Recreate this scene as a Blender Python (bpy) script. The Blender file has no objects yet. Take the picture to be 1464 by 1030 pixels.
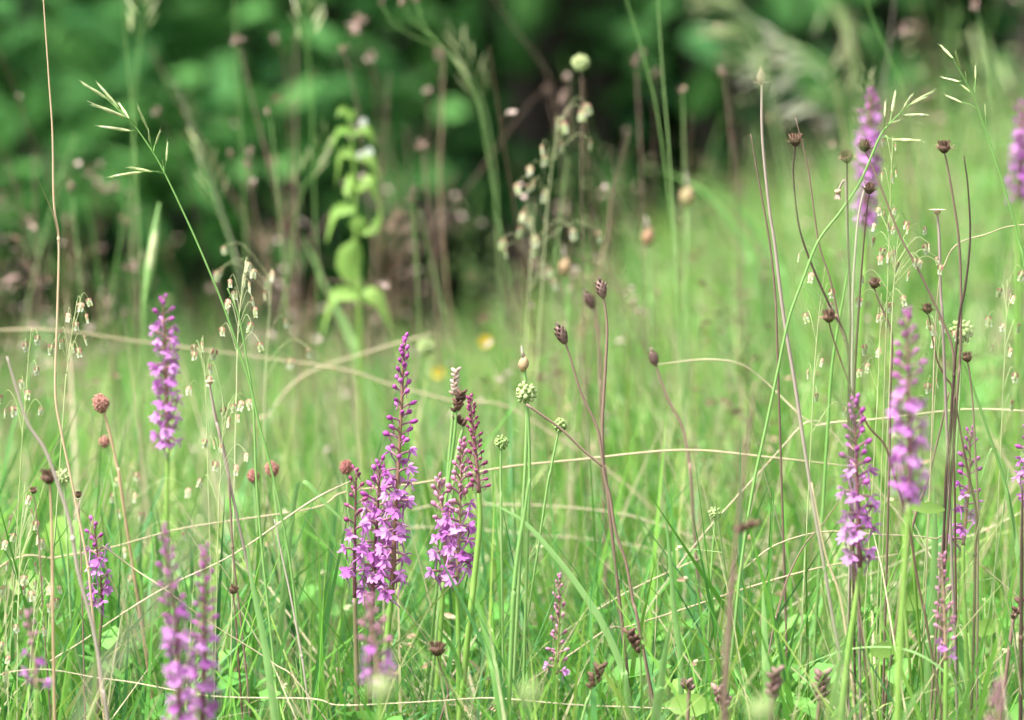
import bpy, math, random
import numpy as np
from mathutils import Vector, Matrix

random.seed(11)
rng = np.random.default_rng(11)
scene = bpy.context.scene
COL = scene.collection
R = math.radians

# ------------------------------------------------------------------ camera
CAM_Z, PITCH, FOCUS, WIDTH = 0.725, R(6.0), 3.0, 0.56
cam_data = bpy.data.cameras.new('camera')
cam = bpy.data.objects.new('camera', cam_data)
COL.objects.link(cam)
cam.location = (0, 0, CAM_Z)
cam.rotation_euler = (R(90) - PITCH, 0, 0)
cam_data.sensor_width = 36
cam_data.lens = 36 * FOCUS / WIDTH
cam_data.clip_start = 0.05
cam_data.clip_end = 500
cam_data.dof.use_dof = True
cam_data.dof.focus_distance = FOCUS
cam_data.dof.aperture_fstop = 7.0
scene.camera = cam

# ------------------------------------------------------------------ light: bright thin cloud
SUN_EL, SUN_AZ = R(60), R(-115)          # azimuth from +Y (away from camera) towards +X
world = bpy.data.worlds.new('World')
scene.world = world
world.use_nodes = True
wn, wl = world.node_tree.nodes, world.node_tree.links
wn.clear()
sky = wn.new('ShaderNodeTexSky')
sky.sky_type = 'NISHITA'
sky.sun_disc = False
sky.sun_elevation = SUN_EL
sky.sun_rotation = SUN_AZ
sky.air_density = 1.0
sky.dust_density = 3.0
hsv = wn.new('ShaderNodeHueSaturation')
hsv.inputs['Saturation'].default_value = 0.36
bg = wn.new('ShaderNodeBackground')
bg.inputs['Strength'].default_value = 0.10
wo = wn.new('ShaderNodeOutputWorld')
wl.new(sky.outputs[0], hsv.inputs['Color'])
wl.new(hsv.outputs[0], bg.inputs['Color'])
wl.new(bg.outputs[0], wo.inputs['Surface'])
sun_data = bpy.data.lights.new('sun', 'SUN')
sun_data.energy = 2.3
sun_data.angle = R(10)
sun_data.color = (1.0, 0.985, 0.965)
sun = bpy.data.objects.new('sun', sun_data)
COL.objects.link(sun)
sdir = Vector((math.sin(SUN_AZ) * math.cos(SUN_EL), math.cos(SUN_AZ) * math.cos(SUN_EL), math.sin(SUN_EL)))
sun.rotation_euler = (-sdir).to_track_quat('-Z', 'Y').to_euler()
sun.location = (0, 0, 8)

vs = scene.view_settings
vs.view_transform = 'Standard'
vs.look = 'None'
vs.exposure = 2.08
vs.gamma = 1.0
vs.use_curve_mapping = False
cy = scene.cycles
cy.max_bounces = 5
cy.diffuse_bounces = 4
cy.glossy_bounces = 2
cy.transmission_bounces = 4
cy.use_denoising = True
cy.use_adaptive_sampling = True
cy.adaptive_threshold = 0.05
cy.debug_use_spatial_splits = True
cy.use_light_tree = False
cy.sample_clamp_indirect = 6

# ------------------------------------------------------------------ helpers: pixel of the photograph + depth -> point
K = WIDTH / FOCUS / 1464.0              # metres per photograph pixel per metre of depth
FWD = Vector((0, math.cos(PITCH), -math.sin(PITCH)))
UPV = Vector((0, math.sin(PITCH), math.cos(PITCH)))
def P(px, py, d):
    return Vector((0, 0, CAM_Z)) + FWD * d + Vector((1, 0, 0)) * ((px - 732) * K * d) + UPV * ((515 - py) * K * d)

def sstep(a, b, x):
    t = np.clip((x - a) / (b - a), 0, 1)
    return t * t * (3 - 2 * t)
def ground_z(x, y):
    far = sstep(3.2, 5.6, y)
    bank = sstep(3.25, 4.9, y)
    z = -0.15 * far * (1 - sstep(-0.1, 0.5, x)) + 0.125 * bank * sstep(-0.12, 0.48, x) + 0.012 * np.sin(x * 3.1 + y * 1.7) + 0.01 * np.sin(y * 4.3 - x)
    return z + 0.25 * sstep(7, 30, y)
def gz(x, y):
    return float(ground_z(np.float64(x), np.float64(y)))

# ------------------------------------------------------------------ materials
def srgb(r, g, b):
    f = lambda c: (c / 12.92 if c <= 0.04045 else ((c + 0.055) / 1.055) ** 2.4)
    return (f(r / 255), f(g / 255), f(b / 255), 1)

def material(name, c1, c2, trans=0.0, rough=0.6, spec=0.25, scale=300.0, per='object', attr=None, bump=0.0, ramp=None):
    """two colours mixed by fine noise and by a per-object (or per-vertex attribute) random value"""
    m = bpy.data.materials.new(name)
    m.use_nodes = True
    n, l = m.node_tree.nodes, m.node_tree.links
    n.clear()
    out = n.new('ShaderNodeOutputMaterial')
    pr = n.new('ShaderNodeBsdfPrincipled')
    pr.inputs['Roughness'].default_value = rough
    pr.inputs['Specular IOR Level'].default_value = spec
    geo = n.new('ShaderNodeTexCoord')
    nz = n.new('ShaderNodeTexNoise')
    nz.inputs['Scale'].default_value = scale
    nz.inputs['Detail'].default_value = 3
    l.new(geo.outputs['Object'], nz.inputs['Vector'])
    if attr:
        a = n.new('ShaderNodeAttribute')
        a.attribute_name = attr
        val = a.outputs['Fac']
    else:
        a = n.new('ShaderNodeObjectInfo')
        val = a.outputs['Random']
    ma = n.new('ShaderNodeMath'); ma.operation = 'MULTIPLY_ADD'
    ma.inputs[1].default_value = 0.5 if not ramp else 0.16
    ma.inputs[2].default_value = -0.25 if not ramp else -0.08
    l.new(nz.outputs['Fac'], ma.inputs[0])
    ad = n.new('ShaderNodeMath'); ad.operation = 'ADD'; ad.use_clamp = True
    l.new(ma.outputs[0], ad.inputs[0]); l.new(val, ad.inputs[1])
    if ramp:
        cr = n.new('ShaderNodeValToRGB')
        e = cr.color_ramp.elements
        e[0].position, e[0].color = ramp[0]
        e[1].position, e[1].color = ramp[-1]
        for pos, c in ramp[1:-1]:
            k = e.new(pos); k.color = c
        l.new(ad.outputs[0], cr.inputs[0]); col = cr.outputs[0]
    else:
        mx = n.new('ShaderNodeMix'); mx.data_type = 'RGBA'
        mx.inputs[6].default_value = c1; mx.inputs[7].default_value = c2
        l.new(ad.outputs[0], mx.inputs[0]); col = mx.outputs[2]
    l.new(col, pr.inputs['Base Color'])
    if bump:
        bp = n.new('ShaderNodeBump'); bp.inputs['Strength'].default_value = bump
        bp.inputs['Distance'].default_value = 0.0006
        l.new(nz.outputs['Fac'], bp.inputs['Height']); l.new(bp.outputs[0], pr.inputs['Normal'])
    if trans:
        tr = n.new('ShaderNodeBsdfTranslucent')
        l.new(col, tr.inputs['Color'])
        ms = n.new('ShaderNodeMixShader'); ms.inputs[0].default_value = trans
        l.new(pr.outputs[0], ms.inputs[1]); l.new(tr.outputs[0], ms.inputs[2])
        l.new(ms.outputs[0], out.inputs['Surface'])
    else:
        l.new(pr.outputs[0], out.inputs['Surface'])
    return m

M = {}
M['grass'] = material('grass_blades', None, None, trans=0.27, rough=0.5, spec=0.25, scale=60, attr='tint', ramp=[
    (0.0, (0.045, 0.16, 0.045, 1)), (0.18, (0.105, 0.28, 0.085, 1)), (0.32, (0.075, 0.23, 0.035, 1)), (0.5, (0.13, 0.33, 0.042, 1)),
    (0.68, (0.20, 0.39, 0.06, 1)), (0.86, (0.32, 0.45, 0.09, 1)), (0.93, (0.46, 0.42, 0.23, 1)), (1.0, (0.56, 0.47, 0.31, 1))])
M['herb'] = material('herb_leaf', (0.10, 0.30, 0.05, 1), (0.19, 0.42, 0.09, 1), trans=0.35, rough=0.5, scale=180, attr='tint')
M['herb_far'] = material('far_herb_leaf', (0.07, 0.22, 0.09, 1), (0.26, 0.40, 0.10, 1), trans=0.35, rough=0.5, scale=90, attr='tint')
M['leafy'] = material('leafy_plant_leaf', (0.19, 0.35, 0.06, 1), (0.28, 0.43, 0.10, 1), trans=0.4, rough=0.5, scale=160, bump=0.3)
M['blade'] = material('broad_blade', (0.16, 0.36, 0.08, 1), (0.30, 0.48, 0.17, 1), trans=0.35, rough=0.45, scale=120)
M['culm'] = material('green_culm', (0.17, 0.34, 0.08, 1), (0.30, 0.44, 0.16, 1), trans=0.15, rough=0.5, scale=200)
M['straw'] = material('dry_straw', (0.44, 0.35, 0.21, 1), (0.62, 0.53, 0.36, 1), trans=0.1, rough=0.6, scale=150)
M['tan'] = material('tan_stalk', (0.36, 0.23, 0.13, 1), (0.52, 0.38, 0.24, 1), rough=0.65, scale=120)
M['grey'] = material('grey_stalk', (0.28, 0.22, 0.18, 1), (0.42, 0.35, 0.28, 1), rough=0.7, scale=200)
M['darkstalk'] = material('dark_brown_stalk', (0.055, 0.032, 0.024, 1), (0.13, 0.075, 0.05, 1), rough=0.6, scale=260)
M['midstalk'] = material('brown_stalk', (0.14, 0.09, 0.065, 1), (0.23, 0.155, 0.11, 1), rough=0.65, scale=260)
M['seed_brown'] = material('brown_seed_head', (0.065, 0.035, 0.025, 1), (0.14, 0.075, 0.05, 1), rough=0.75, scale=500, bump=0.5)
M['bristle'] = material('bristles', (0.20, 0.11, 0.07, 1), (0.36, 0.24, 0.16, 1), rough=0.7, scale=400)
M['capsule'] = material('brown_capsule', (0.12, 0.065, 0.055, 1), (0.27, 0.17, 0.145, 1), rough=0.5, scale=300, bump=0.3)
M['pinkhead'] = material('faded_pink_head', (0.42, 0.28, 0.23, 1), (0.60, 0.46, 0.40, 1), trans=0.15, rough=0.8, scale=300)
M['tanhead'] = material('faded_tan_head', (0.40, 0.27, 0.17, 1), (0.55, 0.42, 0.29, 1), trans=0.15, rough=0.8, scale=300)
M['burnet'] = material('burnet_red', (0.27, 0.075, 0.075, 1), (0.40, 0.20, 0.15, 1), rough=0.6, scale=420)
M['greenhead'] = material('green_seed_head', (0.30, 0.42, 0.14, 1), (0.46, 0.52, 0.24, 1), trans=0.15, rough=0.65, scale=400)
M['bulb'] = material('tan_capsule', (0.32, 0.17, 0.10, 1), (0.42, 0.30, 0.16, 1), trans=0.1, rough=0.6, scale=200)
M['petal'] = material('orchid_petal', (0.46, 0.13, 0.455, 1), (0.67, 0.31, 0.67, 1), trans=0.35, rough=0.55, spec=0.2, scale=350)
M['spur'] = material('orchid_spur', (0.42, 0.14, 0.42, 1), (0.50, 0.22, 0.48, 1), trans=0.2, rough=0.5, scale=300)
M['bud'] = material('orchid_bud', (0.30, 0.045, 0.24, 1), (0.46, 0.11, 0.40, 1), trans=0.12, rough=0.45, scale=300)
M['budred'] = material('orchid_dark_bud', (0.20, 0.03, 0.09, 1), (0.34, 0.07, 0.19, 1), trans=0.08, rough=0.45, scale=300)
M['budpale'] = material('orchid_pale_bud', (0.46, 0.16, 0.26, 1), (0.58, 0.27, 0.40, 1), trans=0.2, rough=0.5, scale=300)
M['axis'] = material('orchid_axis', (0.16, 0.06, 0.075, 1), (0.22, 0.12, 0.08, 1), rough=0.5, scale=200)
M['axispale'] = material('orchid_axis_pale', (0.26, 0.20, 0.10, 1), (0.34, 0.22, 0.16, 1), rough=0.5, scale=200)
M['axisdark'] = material('orchid_axis_dark', (0.085, 0.025, 0.035, 1), (0.13, 0.05, 0.05, 1), rough=0.5, scale=200)
M['ovary'] = material('orchid_ovary', (0.27, 0.10, 0.20, 1), (0.36, 0.20, 0.20, 1), trans=0.1, rough=0.5, scale=300)
M['stem'] = material('orchid_stem', (0.17, 0.32, 0.055, 1), (0.24, 0.38, 0.08, 1), trans=0.1, rough=0.45, scale=120)
M['stemdark'] = material('orchid_stem_dark', (0.10, 0.09, 0.045, 1), (0.15, 0.13, 0.06, 1), rough=0.5, scale=120)
M['bract'] = material('orchid_bract', (0.24, 0.28, 0.09, 1), (0.34, 0.30, 0.16, 1), trans=0.3, rough=0.5, scale=200)
M['spk_green'] = material('spikelet_green', (0.42, 0.50, 0.20, 1), (0.62, 0.64, 0.36, 1), trans=0.3, rough=0.5, scale=500)
M['spk_pale'] = material('spikelet_pale', (0.58, 0.62, 0.42, 1), (0.72, 0.72, 0.56, 1), trans=0.3, rough=0.5, scale=500)
M['spk_pink'] = material('spikelet_pink', (0.36, 0.16, 0.13, 1), (0.50, 0.34, 0.22, 1), trans=0.2, rough=0.5, scale=500)
M['yellow'] = material('yellow_petal', (0.75, 0.52, 0.02, 1), (0.85, 0.66, 0.05, 1), trans=0.25, rough=0.35, scale=200)
M['white'] = material('white_petal', (0.72, 0.72, 0.66, 1), (0.8, 0.8, 0.76, 1), trans=0.3, rough=0.5, scale=200)
M['shrub_a'] = material('shrub_leaf_light', (0.03, 0.12, 0.03, 1), (0.19, 0.44, 0.11, 1), trans=0.38, rough=0.7, spec=0.1, scale=30, attr='tint')
M['shrub_low'] = material('low_bush_leaf', (0.03, 0.11, 0.03, 1), (0.14, 0.35, 0.09, 1), trans=0.38, rough=0.7, spec=0.1, scale=30, attr='tint')
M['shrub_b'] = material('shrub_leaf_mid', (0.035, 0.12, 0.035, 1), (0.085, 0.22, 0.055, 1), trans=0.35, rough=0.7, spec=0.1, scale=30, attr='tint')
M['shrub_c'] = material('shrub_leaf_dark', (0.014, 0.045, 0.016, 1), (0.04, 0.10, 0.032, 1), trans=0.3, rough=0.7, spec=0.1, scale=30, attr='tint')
M['bark'] = material('bark', (0.028, 0.022, 0.018, 1), (0.075, 0.06, 0.05, 1), rough=0.85, scale=25, bump=0.8)
M['soil'] = material('meadow_soil', (0.06, 0.085, 0.03, 1), (0.15, 0.15, 0.07, 1), rough=0.95, scale=14, attr='none_attr')

# ------------------------------------------------------------------ mesh builder
class MB:
    def __init__(self):
        self.v, self.f, self.m = [], [], []
    def tube(self, pts, radii, sides=6, mi=0, cap=True):
        pts = [Vector(p) for p in pts]
        n = len(pts)
        if not hasattr(radii, '__len__'):
            radii = [radii] * n
        elif len(radii) != n:
            radii = list(np.interp(np.linspace(0, 1, n), np.linspace(0, 1, len(radii)), radii))
        base = len(self.v)
        ref = Vector((0.31, 0.87, 0.37))
        for i, p in enumerate(pts):
            t = (pts[min(i + 1, n - 1)] - pts[max(i - 1, 0)])
            if t.length < 1e-9: t = Vector((0, 0, 1))
            t.normalize()
            a = t.cross(ref)
            if a.length < 0.1: a = t.cross(Vector((1, 0, 0)))
            a.normalize(); b = t.cross(a)
            for k in range(sides):
                w = 2 * math.pi * k / sides
                self.v.append(p + (a * math.cos(w) + b * math.sin(w)) * radii[i])
        for i in range(n - 1):
            for k in range(sides):
                k2 = (k + 1) % sides
                self.f.append((base + i * sides + k, base + i * sides + k2, base + (i + 1) * sides + k2, base + (i + 1) * sides + k))
                self.m.append(mi)
        if cap:
            self.f.append(tuple(base + k for k in range(sides))[::-1]); self.m.append(mi)
            self.f.append(tuple(base + (n - 1) * sides + k for k in range(sides))); self.m.append(mi)
        return self
    def ribbon(self, pts, widths, side, mi=0, fold=0.25):
        """leaf strip with a keel: three verts across"""
        pts = [Vector(p) for p in pts]; n = len(pts)
        if len(widths) != n:
            widths = list(np.interp(np.linspace(0, 1, n), np.linspace(0, 1, len(widths)), widths))
        base = len(self.v); side = Vector(side).normalized()
        for i, p in enumerate(pts):
            t = (pts[min(i + 1, n - 1)] - pts[max(i - 1, 0)]).normalized()
            s = (side - t * side.dot(t))
            if s.length < 1e-6: s = t.orthogonal()
            s.normalize(); nn = s.cross(t)
            w = widths[i] / 2
            self.v += [p - s * w + nn * w * fold, p - nn * w * fold, p + s * w + nn * w * fold]
        for i in range(n - 1):
            a = base + i * 3
            self.f += [(a, a + 1, a + 4, a + 3), (a + 1, a + 2, a + 5, a + 4)]; self.m += [mi, mi]
        return self
    def petal(self, base, d, length, width, normal, curl=0.0, mi=0, cup=0.15, nl=4, blunt=0.85):
        d = Vector(d).normalized(); nrm = Vector(normal)
        nrm = (nrm - d * nrm.dot(d)).normalized(); s = d.cross(nrm)
        b0 = len(self.v); base = Vector(base)
        for i in range(nl + 1):
            u = i / nl
            w = width / 2 * max(0.12, math.sin(math.pi * (0.1 + blunt * u)) ** 0.75)
            c = base + d * (length * u * (1 - 0.15 * abs(curl) * u)) - nrm * (curl * length * u * u)
            self.v += [c - s * w + nrm * cup * w, c, c + s * w + nrm * cup * w]
        for i in range(nl):
            a = b0 + i * 3
            self.f += [(a, a + 1, a + 4, a + 3), (a + 1, a + 2, a + 5, a + 4)]; self.m += [mi, mi]
        return self
    def ovoid(self, c, r, axis=(0, 0, 1), rings=5, sides=7, mi=0, jitter=0.0, point=1.0):
        c = Vector(c); q = Vector(axis).to_track_quat('Z', 'Y')
        b0 = len(self.v)
        self.v.append(c + q @ Vector((0, 0, -r[2])))
        for i in range(1, rings):
            ph = math.pi * i / rings
            for k in range(sides):
                w = 2 * math.pi * (k + 0.5 * (i % 2)) / sides
                j = 1 + random.uniform(-jitter, jitter)
                z = -math.cos(ph)
                rr = math.sin(ph) * (1 if z < 0 else (1 - z) ** (point - 1) if point > 1 else 1)
                self.v.append(c + q @ Vector((r[0] * rr * math.cos(w) * j, r[1] * rr * math.sin(w) * j, r[2] * z * j)))
        self.v.append(c + q @ Vector((0, 0, r[2])))
        top = len(self.v) - 1
        for k in range(sides):
            k2 = (k + 1) % sides
            self.f.append((b0, b0 + 1 + k2, b0 + 1 + k)); self.m.append(mi)
            for i in range(rings - 2):
                a = b0 + 1 + i * sides
                self.f.append((a + k, a + k2, a + sides + k2, a + sides + k)); self.m.append(mi)
            a = b0 + 1 + (rings - 2) * sides
            self.f.append((a + k, a + k2, top)); self.m.append(mi)
        return self
    def mesh(self, name, mats, origin=(0, 0, 0), smooth=True):
        o = Vector(origin)
        me = bpy.data.meshes.new(name)
        me.from_pydata([tuple(v - o) for v in self.v], [], self.f)
        for m in (mats if isinstance(mats, (list, tuple)) else [mats]):
            me.materials.append(m)
        me.polygons.foreach_set('material_index', self.m)
        me.polygons.foreach_set('use_smooth', [smooth] * len(self.f))
        me.update()
        return me
    def build(self, name, mats, parent=None, origin=None, smooth=True):
        o = Vector(origin) if origin is not None else (Vector(parent.location) if parent else Vector((0, 0, 0)))
        ob = bpy.data.objects.new(name, self.mesh(name, mats, o, smooth))
        COL.objects.link(ob)
        if parent: ob.parent = parent
        return ob

def inst(name, me, parent, mat4):
    """a part sharing mesh data; mat4 is given in world space, parents are unrotated empties"""
    ob = bpy.data.objects.new(name, me)
    COL.objects.link(ob)
    ob.parent = parent
    ob.matrix_local = Matrix.Translation(-Vector(parent.location)) @ mat4
    return ob

def thing(name, label, cat, loc, group=None):
    o = bpy.data.objects.new(name, None)
    o.empty_display_size = 0.02
    COL.objects.link(o)
    o.location = loc
    o['label'] = label; o['category'] = cat
    if group: o['group'] = group
    return o

def catmull(pts, sub=5):
    pts = [Vector(p) for p in pts]
    if len(pts) < 3:
        return [pts[0].lerp(pts[-1], i / sub) for i in range(sub + 1)]
    out = []
    ex = [pts[0] * 2 - pts[1]] + pts + [pts[-1] * 2 - pts[-2]]
    for i in range(1, len(ex) - 2):
        a, b, c, d = ex[i - 1], ex[i], ex[i + 1], ex[i + 2]
        for k in range(sub):
            t = k / sub
            out.append(0.5 * ((2 * b) + (c - a) * t + (2 * a - 5 * b + 4 * c - d) * t * t + (3 * b - a - 3 * c + d) * t ** 3))
    out.append(pts[-1])
    return out

def to_ground(pts):
    """continue a path downwards from its last point to the soil"""
    a, b = pts[-2], pts[-1]
    s = (b - a)
    h = b.z - gz(b.x, b.y)
    sl = 0.0 if s.z > -1e-4 else max(-0.5, min(0.5, s.x / -s.z))
    mid = Vector((b.x + sl * h * 0.45, b.y + random.uniform(-0.01, 0.01), b.z - h * 0.55))
    end = Vector((b.x + sl * h * 0.6, b.y + random.uniform(-0.015, 0.015), 0))
    end.z = gz(end.x, end.y) - 0.005
    return pts + [mid, end]

def slim(w, d):
    return max(min(w, 1.9), w - 18 * abs(d - FOCUS) / d * 3.2) if d > 3.2 else w

def wpath(px, d, ground=True):
    """px: [(x, y) or (x, y, depth)] from the top down"""
    pts = [P(p[0], p[1], p[2] if len(p) > 2 else d) for p in px]
    if ground: pts = to_ground(pts)
    return pts

# ================================================================== SETTING
# ---- ground sheet
xs = np.unique(np.concatenate([np.linspace(-3, 3, 61), np.array([-150, -80, -40, -20, -12, -8, -5, 5, 8, 12, 20, 40, 80, 150])]))
ys = np.unique(np.concatenate([np.linspace(0, 9, 73), np.array([-80, -40, -20, -8, -4, -2, -1, 11, 14, 18, 24, 32, 45, 70, 110, 200])]))
gx, gy = np.meshgrid(xs, ys)
gv = np.stack([gx.ravel(), gy.ravel(), ground_z(gx, gy).ravel()], 1)
nx = len(xs)
gf = [(j * nx + i, j * nx + i + 1, (j + 1) * nx + i + 1, (j + 1) * nx + i) for j in range(len(ys) - 1) for i in range(nx - 1)]
me = bpy.data.meshes.new('ground')
me.from_pydata(gv.tolist(), [], gf)
me.materials.append(M['soil'])
me.polygons.foreach_set('use_smooth', [True] * len(gf))
ground = bpy.data.objects.new('ground', me)
COL.objects.link(ground)
ground['kind'] = 'structure'

# ---- grass: numpy blades in one mesh
def blades_mesh(name, x, y, length, width, th0, kappa, az, tint, mat, segs=4, zoff=None, faceaz=None):
    n = len(x)
    z = ground_z(x, y) - 0.004
    if zoff is not None: z = z + zoff
    pos = np.stack([x, y, z], 1)
    dirx, diry = np.cos(az), np.sin(az)
    fa = az + np.pi / 2 if faceaz is None else faceaz
    sx, sy = np.cos(fa), np.sin(fa)
    verts = np.zeros((n, 2 * segs + 1, 3))
    prof = np.array([0.75, 1.0, 0.95, 0.7, 0.4, 0.2])
    if segs == 3: prof = np.array([0.8, 1.0, 0.7])
    if segs == 5: prof = np.array([0.7, 0.95, 1.0, 0.8, 0.5])
    for i in range(segs + 1):
        if i < segs:
            w = width * prof[i] / 2
            verts[:, 2 * i, :] = pos - np.stack([sx * w, sy * w, np.zeros(n)], 1)
            verts[:, 2 * i + 1, :] = pos + np.stack([sx * w, sy * w, np.zeros(n)], 1)
            t = (i + 0.5) / segs
            th = th0 + kappa * t ** 1.6
            st = length / segs
            pos = pos + np.stack([np.sin(th) * dirx * st, np.sin(th) * diry * st, np.cos(th) * st], 1)
        else:
            verts[:, 2 * segs, :] = pos
    nvb = 2 * segs + 1
    off = (np.arange(n) * nvb)[:, None]
    quads = np.array([[2 * i, 2 * i + 1, 2 * i + 3, 2 * i + 2] for i in range(segs - 1)])
    q = (off[:, :, None] + quads[None]).reshape(n, -1)
    tri = off + np.array([[2 * segs - 2, 2 * segs - 1, 2 * segs]])
    loops = np.concatenate([q, tri], 1).ravel()
    starts_b = np.concatenate([np.arange(segs - 1) * 4, [(segs - 1) * 4]])
    lpb = (segs - 1) * 4 + 3
    starts = ((np.arange(n) * lpb)[:, None] + starts_b[None]).ravel()
    m = bpy.data.meshes.new(name)
    m.vertices.add(n * nvb); m.vertices.foreach_set('co', verts.ravel())
    m.loops.add(len(loops)); m.loops.foreach_set('vertex_index', loops.astype(np.int32))
    m.polygons.add(len(starts)); m.polygons.foreach_set('loop_start', starts.astype(np.int32))
    m.update(calc_edges=True)
    m.polygons.foreach_set('use_smooth', np.ones(len(starts), dtype=bool))
    at = m.attributes.new('tint', 'FLOAT', 'POINT')
    at.data.foreach_set('value', np.repeat(tint, nvb).astype(np.float32))
    m.materials.append(mat)
    m.validate()
    return m

def field(n, y0, y1, margin, dens_pow=1.0):
    """points over the wedge the lens looks along, and a margin beside it"""
    out = []
    y = rng.uniform(y0, y1, n * 4)
    hw = 0.0935 * y + margin
    keep = rng.uniform(0, 1, n * 4) < hw / (0.0935 * y1 + margin)
    y, hw = y[keep][:n], hw[keep][:n]
    return rng.uniform(-1, 1, len(y)) * hw, y

def patch_noise(x, y):
    return 0.5 + 0.25 * np.sin(x * 7.3 + 1.3 * np.sin(y * 3.1)) + 0.25 * np.sin(y * 5.1 + x * 3.7 + 1.0)

def stuff(name, me, label):
    o = bpy.data.objects.new(name, me)
    COL.objects.link(o)
    o['kind'] = 'stuff'; o['label'] = label; o['category'] = 'grass'
    return o

def tints(n, x, y, straw=0.06):
    t = np.clip(rng.normal(0.46, 0.21, n) + 0.42 * (patch_noise(x, y) - 0.5), 0, 0.84)
    s = rng.uniform(0, 1, n) < straw
    t[s] = rng.uniform(0.88, 1.0, s.sum())
    return t

parts = []
# main sward
x, y = field(98000, 1.9, 6.4, 0.16)
n = len(x)
L = np.clip(rng.gamma(9, 0.027, n), 0.08, 0.36) * (0.85 + 0.3 * patch_noise(x * 1.7, y * 1.3))
L *= np.interp(y, [1.9, 2.5, 2.8, 3.0], [0.74, 0.76, 0.84, 1.0])
L *= np.interp(y, [1.5, 4.2, 5.5, 6.4], [1, 1, 0.85, 0.75])
wd = rng.gamma(4, 0.00056, n) + 0.0007
parts.append(blades_mesh('grass', x, y, L, wd, np.abs(rng.normal(0.16, 0.26, n)), rng.gamma(1.5, 0.6, n), rng.uniform(0, 2 * np.pi, n),
                         tints(n, x, y, 0.065), M['grass'], 4, faceaz=rng.uniform(0, 2 * np.pi, n)))
o = stuff('grass', parts[0], 'dense fresh green meadow grass filling the slope'); 
# low undergrowth: short wide blades that close the sward
x, y = field(42000, 1.4, 7.0, 0.4)
n = len(x)
m2 = blades_mesh('undergrowth_grass', x, y, rng.uniform(0.05, 0.16, n), rng.gamma(5, 0.0008, n) + 0.001, np.abs(rng.normal(0.3, 0.3, n)),
                 rng.gamma(1.5, 0.5, n), rng.uniform(0, 2 * np.pi, n), tints(n, x, y, 0.05), M['grass'], 3, faceaz=rng.uniform(0, 2 * np.pi, n))
stuff('undergrowth_grass', m2, 'short green grass leaves low down between the stalks')
# wider meadow on both sides and nearer
x = rng.uniform(-3.6, 3.6, 60000); y = rng.uniform(0.7, 6.8, 60000)
k = np.abs(x) > 0.0935 * y + 0.12
k |= y < 1.9
x, y = x[k], y[k]; n = len(x)
m3 = blades_mesh('side_grass', x, y, np.clip(rng.gamma(9, 0.026, n), 0.08, 0.34) * np.where(y < 1.9, 0.8, 1), rng.gamma(5, 0.0009, n) + 0.001, np.abs(rng.normal(0.12, 0.16, n)),
                 rng.gamma(1.5, 0.45, n), rng.uniform(0, 2 * np.pi, n), tints(n, x, y, 0.05), M['grass'], 3, faceaz=rng.uniform(0, 2 * np.pi, n))
stuff('meadow_grass', m3, 'green meadow grass spreading to both sides of the orchids')
# dry stems and litter, thin and pale
x, y = field(8500, 2.4, 5.4, 0.15)
n = len(x)
m4 = blades_mesh('dry_grass', x, y, rng.uniform(0.15, 0.42, n), rng.gamma(5, 0.00022, n) + 0.0004, np.abs(rng.normal(0.5, 0.45, n)),
                 rng.gamma(1.5, 0.5, n), rng.uniform(0, 2 * np.pi, n), rng.uniform(0.87, 1, n), M['grass'], 5, faceaz=rng.uniform(0, 2 * np.pi, n))
stuff('dry_grass', m4, 'thin pale dry grass stems tangled through the green')

# taller thin flowering stems standing out of the sward
x, y = field(4800, 3.25, 6.2, 0.2)
n = len(x)
tt_ = rng.uniform(0.05, 0.7, n); k = rng.uniform(0, 1, n) < 0.5; tt_[k] = rng.uniform(0.86, 1.0, k.sum())
m5 = blades_mesh('tall_grass_stems', x, y, rng.uniform(0.26, 0.46, n) * np.interp(y, [3.2, 4.5, 6.2], [0.95, 0.85, 0.72]), rng.gamma(5, 0.00045, n) + 0.0006, np.abs(rng.normal(0.12, 0.14, n)),
                 rng.gamma(1.5, 0.35, n), rng.uniform(0, 2 * np.pi, n), tt_, M['grass'], 5, faceaz=rng.uniform(0, 2 * np.pi, n))
stuff('tall_grass_stems', m5, 'taller thin grass stems standing out of the far sward')
# dark tussocks and arching leaves along the foot of the wood
tc = rng.uniform(-1, 1, (46, 2)); tx = tc[:, 0] * 0.95; ty = 5.55 + tc[:, 1] * 0.75
idx = rng.integers(0, 46, 2600)
x = tx[idx] + rng.normal(0, 0.035, 2600); y = ty[idx] + rng.normal(0, 0.04, 2600); n = 2600
m7 = blades_mesh('tussock_grass', x, y, rng.uniform(0.16, 0.40, n) * rng.uniform(0.6, 1.05, 46)[idx], rng.gamma(5, 0.0008, n) + 0.001, np.abs(rng.normal(0.25, 0.2, n)),
                 rng.gamma(2, 0.45, n), rng.uniform(0, 2 * np.pi, n), np.clip(rng.normal(0.35, 0.25, n), 0, 0.9), M['grass'], 5, faceaz=rng.uniform(0, 2 * np.pi, n))
stuff('tussock_grass', m7, 'arching grass tussocks along the foot of the wood')
# fine leaved bents close to the orchids
x, y = field(9000, 2.8, 4.6, 0.12)
n = len(x)
m6 = blades_mesh('fine_grass', x, y, rng.uniform(0.16, 0.36, n), rng.gamma(5, 0.00018, n) + 0.0005, np.abs(rng.normal(0.3, 0.35, n)),
                 rng.gamma(1.5, 0.6, n), rng.uniform(0, 2 * np.pi, n), np.clip(rng.normal(0.55, 0.25, n), 0, 0.9), M['grass'], 5, faceaz=rng.uniform(0, 2 * np.pi, n))
stuff('fine_grass', m6, 'fine hair thin green grass leaves around the orchid stems')

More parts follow.
